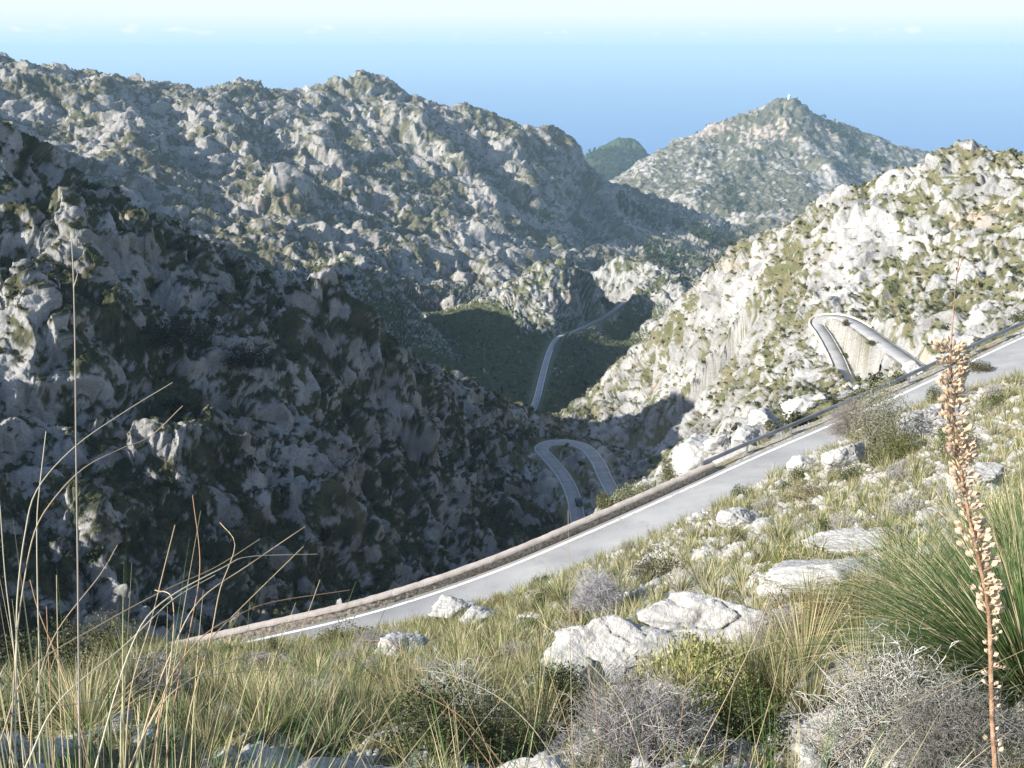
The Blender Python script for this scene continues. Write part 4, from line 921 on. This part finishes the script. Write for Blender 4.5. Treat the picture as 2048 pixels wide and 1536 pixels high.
named(1700,870,(30,60),lambda: make_twigs(2.6,2.6,1500,(.22,.19,.17),(.34,.30,.27),.006),'brownish bare bush on the left side of the tall grey olive shrub','dry shrub')
named(1800,915,(25,60),lambda: make_shrub(2.4,1.3,3600,.07,(.075,.085,.03),(.17,.175,.065)),'yellowish green bush at the foot of the tall grey olive shrub')
named(1910,905,(20,60),lambda: make_shrub(2.6,1.0,3200,.07,(.06,.08,.03),(.15,.16,.06)),'green bush right of the yellowish green one below the pale boulder')
named(1950,745,(40,80),lambda: make_shrub(2.4,1.4,2200,.09,(.09,.09,.05),(.17,.15,.08)),'brown green bush at the road edge behind the dry flower stalk')
named(700,1290,(20,60),lambda: make_shrub(2.6,1.0,3000,.07,(.09,.09,.035),(.22,.19,.085)),'yellow brown bush touching the near road left of the rust red scrap')
named(745,1310,(15,60),lambda: make_twigs(1.3,.8,900,(.26,.24,.23),(.38,.36,.34),.004),'grey dry bush just left of the rust red scrap','dry shrub')
named(200,1310,(25,60),lambda: make_shrub(3.6,1.9,4200,.09,(.06,.065,.03),(.20,.18,.08)),'dark leafy bush at the left end of the roadside wall')
named(60,1290,(25,60),lambda: make_shrub(4.2,1.8,4200,.09,(.03,.04,.018),(.10,.105,.05)),'dark bush at the left edge below the shaded hillside')
named(1270,985,(62,110),lambda: make_shrub(4.6,2.9,9000,.13,(.12,.125,.07),(.235,.23,.14),15),'big round pale olive bush just behind the roadside wall')
named(1225,1020,(62,110),lambda: make_shrub(2.6,1.7,2600,.12,(.09,.095,.045),(.18,.18,.09)),'smaller olive bush left of the big round one behind the wall')
named(1350,962,(62,110),lambda: make_shrub(3.6,2.0,3000,.12,(.07,.08,.035),(.16,.16,.075)),'green brown bush between the big olive bush and the white crag')
named(1400,905,(100,290),lambda: make_shrub(4.5,2.4,2600,.16,(.06,.06,.03),(.13,.12,.065)),'dark brown bush over the end of the level shaded road')
named(1600,825,(70,160),lambda: make_shrub(6,1.6,4200,.12,(.08,.085,.035),(.17,.165,.07)),'long low olive scrub strip behind the guard rail')
for px, py, w_, h_, lb in ((1688,668,3.4,1.8,'dark shrub just inside the bend of the upper hairpin'),(1690,715,3.2,1.4,'brown green scrub in the middle of the upper hairpin loop'),(1735,740,3.6,1.4,'wide green brown scrub patch inside the upper hairpin loop'),(1757,785,2.6,1.2,'green scrub at the open end of the upper hairpin loop'),(1575,745,2.6,1.6,'dark shrub left of the foot of the pale retaining wall')):
    named(px, py, (150,260), lambda: make_shrub(w_, h_, 900, .22, (.055,.06,.03), (.13,.13,.06)), lb)
# rust red scrap
m_rust = noisy_mat('rusty_red_metal', (.20,.045,.02), (.42,.10,.045), 9, 6, .8, .4, 30)
p = hit(803, 1290, 8, 40); sq = empty('rusty_drum', (p[0], p[1], p[2] + .12)); sq.rotation_euler = (R(60), R(25), R(30)); set_tag(sq, 'rust red crumpled metal drum lying in the grass below the near road', 'scrap')
an = np.linspace(0, 2 * np.pi, 24, endpoint=False)
o = lathe([(.01, -.2), (.17, -.2), (.185, -.17), (.175, -.06), (.185, -.05), (.175, -.04), (.175, .08), (.185, .09), (.175, .1), (.18, .2), (.16, .2), (.155, -.1)], 'drum_shell', m_rust, sq)
vv = np.array([q.co for q in o.data.vertices]); vv[:, 0] *= .8 + .25 * vv[:, 2]; vv += (gnoise((vv * 6).astype(np.float32), 9) * .02)[:, None]; o.data.vertices.foreach_set('co', vv.astype(np.float32).ravel())
o = lathe([(.188, .19), (.198, .20), (.188, .215), (.172, .20)], 'rim', m_rust, sq); o.scale = (.86, 1, 1)

# ------------------------------------------------------------------ scrub and trees on the far country
mid_sh = [make_shrub(1.0, .75, 260, .13, (.030,.042,.018), (.085,.09,.042), 7, 'shrub', False), make_shrub(1.0, .6, 240, .13, (.06,.065,.03), (.14,.135,.07), 7, 'shrub', False), make_shrub(1.0, .9, 280, .12, (.04,.055,.022), (.10,.11,.05), 8, 'shrub', False)]
lab_ = CW.ravel(); midm = ((lab_ == 1) | (lab_ == 2)) & (RM > .9) & (dfl > 55) & (dfl < 420)
pi = pick(11000, midm & (veg > .35), lambda i: .8 + .003 * dfl[i], (veg ** 2) * AREA * np.where(lab_ == 2, .75, 1.0))
siz = np.clip(rng.lognormal(.05, .42, len(pi)), .5, 2.8) * np.where(lab_[pi] == 1, 1.25, .95)
order = np.argsort(-siz / dfl[pi]); pi = pi[order]; siz = siz[order]; isr = lab_[pi] == 2
cnt = {True: 0, False: 0}; stuff = np.ones(len(pi), bool)
for j, i in enumerate(pi):
    r_ = bool(isr[j])
    if cnt[r_] >= 84: continue
    cnt[r_] += 1; stuff[j] = False
    if r_: place(mid_sh[j % 3], P1[i] - [0, 0, .1 * siz[j]], siz[j], None, rng.uniform(.6, 1.1), 'small green shrub in a crevice of the sunlit pale right hillside', 'shrub', 'shrubs on the sunlit right hillside')
    else: place(mid_sh[j % 3], P1[i] - [0, 0, .1 * siz[j]], siz[j], None, rng.uniform(.7, 1.2), 'dark shrub among the crags of the shaded left hillside', 'shrub', 'shrubs on the shaded left hillside')
rawm = proto_raw(make_shrub, 4, 1.0, .75, 90, .20, (.032,.045,.02), (.10,.105,.05), 6, 'x', False)
bake(rawm, P1[pi[stuff]] - [0, 0, .08], siz[stuff], 'scrub', M_LEAF, 'dense low green scrub growing over the two facing hillsides', rng.uniform(.6, 1.1, stuff.sum()), .3)
rawf = proto_raw(make_shrub, 4, 1.0, .8, 26, .40, (.035,.05,.022), (.09,.10,.045), 5, 'x', False)
farm = ((lab_ >= 3)) & (RM > .9) & (dfl > 430) & (dfl < 3300)
pf = pick(16000, farm & (veg > .3), lambda i: 1.5 + .0022 * dfl[i], (veg ** 2) * AREA ** .85)
bake(rawf, P1[pf] - [0, 0, .3], np.clip(rng.lognormal(.55, .4, len(pf)), 1, 4.5) * (.7 + dfl[pf] / 3500), 'scrub', M_LEAF, 'dark dots of far scrub over valley, ridge and mountain', rng.uniform(.5, .9, len(pf)), .3)
# dark thickets in the shaded hillside
for px, py, w_, lab in ((340,690,17,'black green thicket above the scree in the shaded left hillside'),(480,725,12,'second black green thicket right of the grey scree'),(345,820,7,'rounded dark bush at the foot of the scree'),(640,1075,4.5,'bright green bush in a patch of sun low on the left hillside'),(700,560,10,'dark bush near the crest of the left hillside')):
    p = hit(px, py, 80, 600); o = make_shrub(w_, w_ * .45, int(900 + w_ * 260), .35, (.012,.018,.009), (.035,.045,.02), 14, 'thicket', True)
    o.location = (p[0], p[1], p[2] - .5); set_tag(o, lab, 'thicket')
# pines
def make_pine(h=8, n_=420, name='pine_tree'):
    root = empty(name); nl = 9; cz = rng.uniform(.45, .95, nl) * h; an_ = rng.uniform(0, 6.28, nl); cr = (1.05 - cz / h) * h * .42
    cs = np.stack([np.cos(an_) * cr, np.sin(an_) * cr, cz], 1); k = rng.integers(0, nl, n_); o_ = rnorm(rng.normal(size=(n_, 3))); p = cs[k] + o_ * np.array([.2, .2, .12]) * h * rng.uniform(.4, 1.1, (n_, 1))
    b = MB(); b.add(*leaves(p, o_, h * .07, .6, mixc(n_, (.028,.045,.02), (.07,.095,.038)))); b.build('crown', M_PINE, root)
    b = MB(); b.add(*tubes(np.array([[[0, 0, -.5], [.1, 0, h * .4], [0, .1, h * .85]]]), np.array([[.035, .026, .01]]) * h, 6, (.12, .09, .07)))
    t = np.linspace(0, 1, 3)[None, :, None]; st = np.stack([np.zeros(nl), np.zeros(nl), cz * .75], 1); b.add(*tubes(st[:, None] * (1 - t) + cs[:, None] * t, np.repeat(np.array([[.012, .008, .004]]) * h, nl, 0), 4, (.12, .09, .07)))
    b.build('trunk', M_TWIG, root); return root
pines = [make_pine(8) for _ in range(3)]
SKY = [(1572,200),(1590,199),(1558,205),(1516,224),(1498,228),(1488,230),(1470,238),(1452,240),(1413,250),(1393,268),(1348,292),(1325,306),(1610,222),(1625,232),(1640,240),(1448,246),(1700,266)]
for n_, (px, py) in enumerate(SKY):
    p = hit(px, py + 5, 2000, 3300); place(pines[n_ % 3], p, rng.uniform(.8, 1.5), None, None, 'tiny dark pine on the skyline of the far mountain', 'pine tree', 'pines along the skyline of the far mountain')
for n_, (px, py) in enumerate([(1035,258),(1046,262),(1024,256),(372,197),(388,200),(1012,252),(606,205)]):
    p = hit(px, py + 4, 1000, 1900); place(pines[n_ % 3], p, rng.uniform(.6, 1.0), None, None, 'tiny dark tree on the skyline of the long grey ridge', 'pine tree', 'trees along the skyline of the grey ridge')
for n_, (px, py, s_) in enumerate([(1197,618,1.1),(1209,620,1.4),(1222,622,.9),(1180,590,.9),(1104,415,1.1),(1080,452,1.0),(1095,440,1.3),(1048,490,1.0),(990,560,1.0),(1500,318,1.5)]):
    p = hit(px, py, 560, 2600); place(pines[n_ % 3], p, s_, None, None, 'single green pine standing out in the shaded slopes around the middle valley', 'pine tree', 'scattered pines of the middle valley')
def make_far_pine(h=7, n_=60):
    o_ = rnorm(rng.normal(size=(n_, 3))); p = o_ * np.array([.26, .26, .36]) * h * rng.uniform(.5, 1.1, (n_, 1)) + [0, 0, .55 * h]; b = MB(); b.add(*leaves(p, o_, h * .2, .7, mixc(n_, (.028,.046,.022), (.065,.09,.04)))); return b.build('x', M_PINE)
fp = proto_raw(make_far_pine, 4); pos = []
for (x0, y0, x1, y1, n_, dw) in ((1345,440,1400,480,70,(1200,2400)),(1380,455,1470,505,150,(1200,2400)),(1285,490,1320,535,60,(900,2400)),(1310,510,1350,545,60,(900,2400)),(1330,500,1500,540,60,(900,2400)),(1640,230,1720,300,60,(2300,3300)),(1700,290,1770,340,60,(2200,3300)),(1440,370,1470,400,25,(1500,2600)),(1450,400,1480,430,30,(1500,2600)),(1170,300,1280,370,420,(2700,3800)),(1230,390,1320,470,90,(1200,2200))):
    for _ in range(n_):
        u_, v_ = rng.random(2); pos.append(hit(x0 + (x1 - x0) * u_, y0 + (y1 - y0) * (u_ * .6 + v_ * .4 if x1 - x0 > 40 and n_ < 400 else v_), *dw))
pos = np.array(pos); bake(fp, pos, rng.uniform(.7, 1.5, len(pos)) * (.6 + pos[:, 1] / 3000), 'pine_wood', M_PINE, 'dark pine woods on the headland and round the foot of the far mountain')

# ------------------------------------------------------------------ plants right in front of the viewpoint
def path3(pts, d0, d1):
    """a stem drawn through sight lines, leaning from d0 at the foot to d1 at the tip, rooted in the ground"""
    n_ = len(pts); P = [np.array(pt_d(px, py, d0 + (d1 - d0) * i / (n_ - 1))) for i, (px, py) in enumerate(pts)]
    dv = P[0] - P[1]; dv = dv / np.linalg.norm(dv); dv[2] = min(dv[2], -.5); step = np.linalg.norm(P[0] - P[1]) * .6; g_ = []
    q = P[0].copy(); gz = ground(q[0], q[1])
    while q[2] > gz - .05 and len(g_) < 14: dv = rnorm(dv * .8 + np.array([0, 0, -.2])); q = q + dv * step; g_.append(q)
    P = g_[::-1] + P; return resample(np.array(P), .02)
def stems(paths, r0, r1, tint, name, parent, mat=None):
    b = MB()
    for P in paths: b.add(*tubes(P[None], np.linspace(r0, r1, len(P))[None], 5, tint if np.ndim(tint) == 1 else tint[rng.integers(0, len(tint))]))
    org = np.array(parent.location); b.v = [v - org for v in b.v]; return b.build(name, mat or M_GRASS, parent, True)
def clump(px, d, label, n_, hrange, lean, dry, wd, name='tall_grass', dirbias=(0, 0), traced=(), tr_r=(.0030, .0009), rad=.12, seg=8, sag=.35):
    a, _ = ray(px, 1500); x, y = d * math.sin(a), d * math.cos(a); z = ground(x, y); root = empty(name, (x, y, z)); set_tag(root, label, 'tall grass')
    for nm, m_, c in (('straw_blades', int(n_ * dry), STRAW), ('green_blades', int(n_ * (1 - dry)), ((.05,.10,.03), (.13,.20,.07)))):
        th = rng.uniform(0, 6.28, m_); q = rng.random(m_) ** .6; rt = np.stack([np.cos(th) * q * rad, np.sin(th) * q * rad, -.05 * np.ones(m_)], 1)
        dv = rnorm(np.stack([np.cos(th) * q * lean + dirbias[0], np.sin(th) * q * lean + dirbias[1], np.ones(m_)], 1) + rng.normal(size=(m_, 3)) * .10)
        b = MB(); b.add(*blades(rt, dv, rng.uniform(*hrange, m_), sag * rng.uniform(.2, 1.5, m_) * (.3 + q), wd * rng.uniform(.6, 1.5, m_), seg, mixc(m_, *c))); b.build(nm, M_GRASS, root)
    if traced: stems([path3(p, d - .1, d + .25) for p in traced], *tr_r, np.array([(.55,.44,.28), (.46,.36,.22), (.60,.53,.38), (.44,.28,.16)]), 'long_stems', root)
    return root
T1 = [[(30,1536),(33,1300),(35,1193),(50,1068),(75,978),(150,893),(250,823),(345,765)], [(20,1536),(30,1330),(40,1218),(65,1078),(100,1008),(165,938),(240,898),(300,873),(365,812)],
 [(80,1536),(78,1300),(75,1178),(74,1043),(80,968),(92,863)], [(48,1536),(35,1376),(25,1275),(10,1150),(0,1010)], [(128,1536),(120,1400),(116,1300),(113,1150)], [(108,1536),(100,1376),(93,1213)],
 [(5,1470),(60,1340),(200,1250),(330,1180),(430,1135),(520,1078)], [(180,1536),(140,1380),(80,1230),(60,1160)], [(60,1536),(70,1400),(110,1270),(200,1150),(235,1090)]]
T2 = [[(270,1536),(300,1420),(345,1300),(400,1200),(500,1128),(610,1053)], [(200,1500),(260,1300),(320,1208),(450,1133),(500,1113),(635,1108)], [(310,1536),(330,1380),(400,1278),(480,1228),(550,1203),(700,1180)],
 [(270,1510),(330,1390),(420,1280),(500,1198),(607,1093)], [(330,1536),(350,1400),(380,1260),(400,1130),(385,990)], [(360,1536),(385,1400),(420,1280),(440,1180),(470,1090),(440,1045)],
 [(250,1536),(262,1380),(300,1250),(330,1130),(350,1050)], [(260,1536),(330,1400),(440,1330),(580,1290),(610,1240),(640,1160)], [(300,1536),(340,1330),(345,1200),(310,1180)],[(120,1400),(250,1290),(345,1200),(430,1150)]]
clump(20, 1.9, 'tall straw and green grass clump at the far left edge reaching over the road', 420, (1.05, 1.8), .36, .65, .0062, traced=T1, rad=.2)
clump(290, 1.8, 'tall leaning grass clump in front of the left end of the roadside wall', 380, (.95, 1.6), .5, .55, .0058, dirbias=(.16, 0), traced=T2, rad=.24)
T3 = [[(985,1536),(950,1488),(875,1383),(820,1318),(775,1285),(720,1280)], [(1010,1536),(930,1440),(850,1390),(755,1345)], [(1120,1536),(1060,1450),(990,1390),(900,1350),(840,1340)], [(1150,1536),(1130,1440),(1095,1330),(1078,1243)],
 [(820,1536),(770,1490),(700,1460)], [(990,1536),(930,1390),(880,1300)], [(640,1500),(760,1460),(900,1435),(1090,1440)], [(0,1440),(200,1400),(420,1350),(640,1335),(880,1327)], [(900,1536),(960,1450),(1030,1370),(1100,1290)]]
clump(960, 2.3, 'loose clump of arching straw blades crossing the bottom centre', 170, (.75, 1.25), .75, .62, .0052, traced=T3, tr_r=(.0024, .0007), rad=.22)
T4 = [[(1145,1536),(1143,1420),(1140,1250),(1138,1130),(1136,1020)], [(1500,1536),(1540,1400),(1570,1280),(1590,1200)], [(1290,1536),(1240,1400),(1150,1300),(1075,1240)], [(1380,1536),(1460,1380),(1520,1250),(1575,1090)], [(1350,1536),(1365,1420),(1385,1260)], [(1200,1536),(1190,1400),(1175,1330),(1172,1250)]]
clump(1400, 2.2, 'thin separate straw stems in front of the leafy bushes at bottom centre right', 70, (.7, 1.15), .75, .6, .0042, traced=T4, tr_r=(.0020, .0006), rad=.35)
T5 = [[(1040,1536),(1190,1480),(1330,1400),(1430,1330),(1560,1280)], [(1660,1536),(1760,1440),(1880,1380),(2048,1300)]]
clump(1620, 2.3, 'green leaning grass clump between the two dead twig tangles', 130, (.7, 1.1), .8, .3, .0055, traced=T5, tr_r=(.002, .0006), rad=.15)
# the single tall pale stem
sp = path3([(160,1536),(157,1300),(155,1100),(152,900),(150,700),(147,560),(143,475)], 1.65, 1.75); st_ = empty('dry_grass_stem', tuple(sp[0])); set_tag(st_, 'single tall pale straight stem with a side twig at the left', 'grass stem')
stems([sp], .0030, .0010, (.56,.47,.36), 'stalk', st_); stems([np.array([pt_d(x_q, y_q, 1.72) for x_q, y_q in ((147,575),(152,560),(155,548),(153,538))])], .0010, .0005, (.56,.47,.36), 'side_twig', st_)
# big green tussock at the right edge
def tussock(px, py, dw, label, n_, h, dry, lean, wd):
    p = hit(px, py, *dw); root = empty('grass_tussock', tuple(p)); set_tag(root, label, 'tussock')
    for nm, m_, c in (('green_blades', int(n_ * (1 - dry)), ((.035,.085,.022), (.12,.19,.06))), ('straw_blades', int(n_ * dry), STRAW)):
        th = rng.uniform(0, 6.28, m_); q = rng.random(m_) ** .5; rt = np.stack([np.cos(th) * q * .22, np.sin(th) * q * .22, -.05 * np.ones(m_)], 1)
        dv = rnorm(np.stack([np.cos(th) * q * lean, np.sin(th) * q * lean, np.ones(m_)], 1) + rng.normal(size=(m_, 3)) * .10)
        b = MB(); b.add(*blades(rt, dv, h * rng.uniform(.55, 1.1, m_), .45 * rng.uniform(.4, 1.3, m_) * (.3 + q), wd * rng.uniform(.6, 1.4, m_), 8, mixc(m_, *c))); b.build(nm, M_GRASS, root)
    return root
tussock(2075, 1370, (3, 12), 'huge dense green grass tussock at the right edge behind the dry flower stalk', 3200, 1.5, .25, 1.5, .0065)
tussock(1900, 1300, (4, 14), 'second green tussock left of the huge one beside the heath bush', 1500, 1.05, .38, 1.5, .006)
tussock(2040, 1130, (6, 25), 'straw tipped green tussock high at the right edge above the huge one', 1300, 1.2, .45, 1.2, .008)
tussock(1850, 1180, (6, 20), 'olive green tussock behind the reddish heath bush', 900, .9, .5, 1.3, .007)
tussock(1290, 1260, (8, 20), 'straw topped tussock left of the large cracked slab', 420, .75, .6, .8, .006)
tussock(1560, 1080, (10, 30), 'tall straw tussock behind the round olive bush', 380, .95, .6, .8, .008)
tussock(1130, 1200, (12, 40), 'yellow green tussock at the road edge below the long straight', 420, 1.2, .55, .9, .010)
# dry flower stalk with seed husks
SQ = [(1990,1536),(1985,1450),(1982,1350),(1978,1230),(1962,1140),(1942,1050),(1925,960),(1914,880),(1906,800),(1902,700),(1907,620),(1913,560),(1920,500)]
P = path3(SQ, 1.75, 2.05); sq = empty('dry_flower_stalk', tuple(P[0])); set_tag(sq, 'tall dried brown flower stalk full of papery seed husks in front at the right', 'flower stalk'); org = np.array(sq.location)
L_ = np.linspace(0, 1, len(P)); rad = np.interp(L_, [0, .3, .55, .8, 1], [.0075, .0055, .0042, .0024, .0007]); b = MB(); Pn_ = P + gnoise((P * 60).astype(np.float32), 5)[:, None] * .0012
b.add(*tubes((Pn_ - org)[None], rad[None], 9, (.34,.20,.12))); m_st = noisy_mat('brown_dry_stem', (.13,.065,.035), (.42,.27,.17), 35, 6, .85, .4, 200, lo=.35, hi=.65); np_mesh('stem', np.concatenate(b.v), np.concatenate(b.f), m_st, sq, smooth=True)
tk = [np.array([pt_d(x_q, y_q, 2.05) for x_q, y_q in ((1916,545),(1930,500),(1945,520),(1955,560),(1958,590))])]; stems(tk, .0010, .0005, (.40,.25,.17), 'side_twig', sq)
def husk_mesh(name):
    b = MB()
    for k in range(3):
        a0 = k * 2.094 + rng.uniform(-.3, .3); u_, v_ = np.meshgrid(np.linspace(-1, 1, 5), np.linspace(0, 1, 6), indexing='ij')
        wv_ = np.sin(np.pi * np.clip(v_, .04, .97)) ** .7 * .52; rr_ = .30 * np.sin(v_ * 2.4) + .10 + .13 * u_ ** 2 * 0; an2 = a0 + u_ * wv_ * 1.5
        x2 = rr_ * np.cos(an2) * 1.1; y2 = rr_ * np.sin(an2) * 1.1; q_ = np.stack([x2, y2, v_], -1).reshape(-1, 3); i_ = np.arange(30).reshape(5, 6)
        b.add(q_, np.stack([i_[:-1, :-1], i_[1:, :-1], i_[1:, 1:], i_[:-1, 1:]], -1).reshape(-1, 4), mixc(30, (.42,.31,.20), (.63,.51,.37), .06))
    o = b.build(name, M_GRASS, None, True); me = o.data; bpy.data.objects.remove(o); return me
hm = [husk_mesh('seed_husk') for _ in range(4)]
from mathutils import Vector
hs_ = []
ys = np.array([ (768 - FPX * math.tan(math.atan2(p[2], math.hypot(p[0], p[1])) + PITCH)) for p in P])
def at_y(yq): return P[int(np.argmin(abs(ys - yq)))]
segs = [(650,840,150,1.0),(840,955,60,.8),(955,1110,85,.9),(1110,1200,18,.65),(1200,1350,14,.5)]
for y0, y1, n_, dn in segs:
    for k in range(n_):
        yq = rng.uniform(y0, y1); c = at_y(yq); a_ = rng.uniform(0, 6.28) if y0 < 950 or rng.random() < .3 else rng.normal(0, .7)
        out = np.array([math.cos(a_), math.sin(a_), rng.uniform(.1, .9)]); out /= np.linalg.norm(out); r_ = rng.uniform(.005, .027) * dn
        hs_.append((c + out * r_ - org, out, rng.uniform(.0115, .019) * (1 if y0 < 1100 else .65), c - org))
rng.shuffle(hs_) if False else None
idx_ = rng.permutation(len(hs_)); b = MB()
for n_, k in enumerate(idx_):
    p_, out, s_, c_ = hs_[k]
    if n_ < 98:
        o = bpy.data.objects.new('seed_husk', hm[n_ % 4]); col.objects.link(o); o.parent = sq; o.location = p_; o.scale = (s_,) * 3; o.rotation_mode = 'QUATERNION'
        o.rotation_quaternion = Vector(out + np.array([0, 0, .5])).to_track_quat('Z', 'Y')
    else:
        me = hm[n_ % 4]; v = np.empty(len(me.vertices) * 3, np.float32); me.vertices.foreach_get('co', v); v = v.reshape(-1, 3) * s_
        M3 = np.array(Vector(out + np.array([0, 0, .5])).to_track_quat('Z', 'Y').to_matrix()); f = np.empty(len(me.polygons) * 4, np.int32); me.loops.foreach_get('vertex_index', f)
        b.add(v @ M3.T + p_, f.reshape(-1, 4), mixc(len(v), (.42,.31,.20), (.63,.51,.37), .06))
pp = np.stack([np.stack([h[3], h[0]]) for h in hs_]); b.add(*tubes(pp, np.full((len(pp), 2), .0008), 4, (.36,.22,.14)))
o = b.build('seed_husks', M_GRASS, sq, True); o['kind'] = 'stuff'
for pr in protos + tufts + sh_green + sh_red + sh_grey + mid_sh + pines:      # drop any prototype that found no place
    if pr not in used:
        for ch in list(pr.children): bpy.data.objects.remove(ch)
        bpy.data.objects.remove(pr)
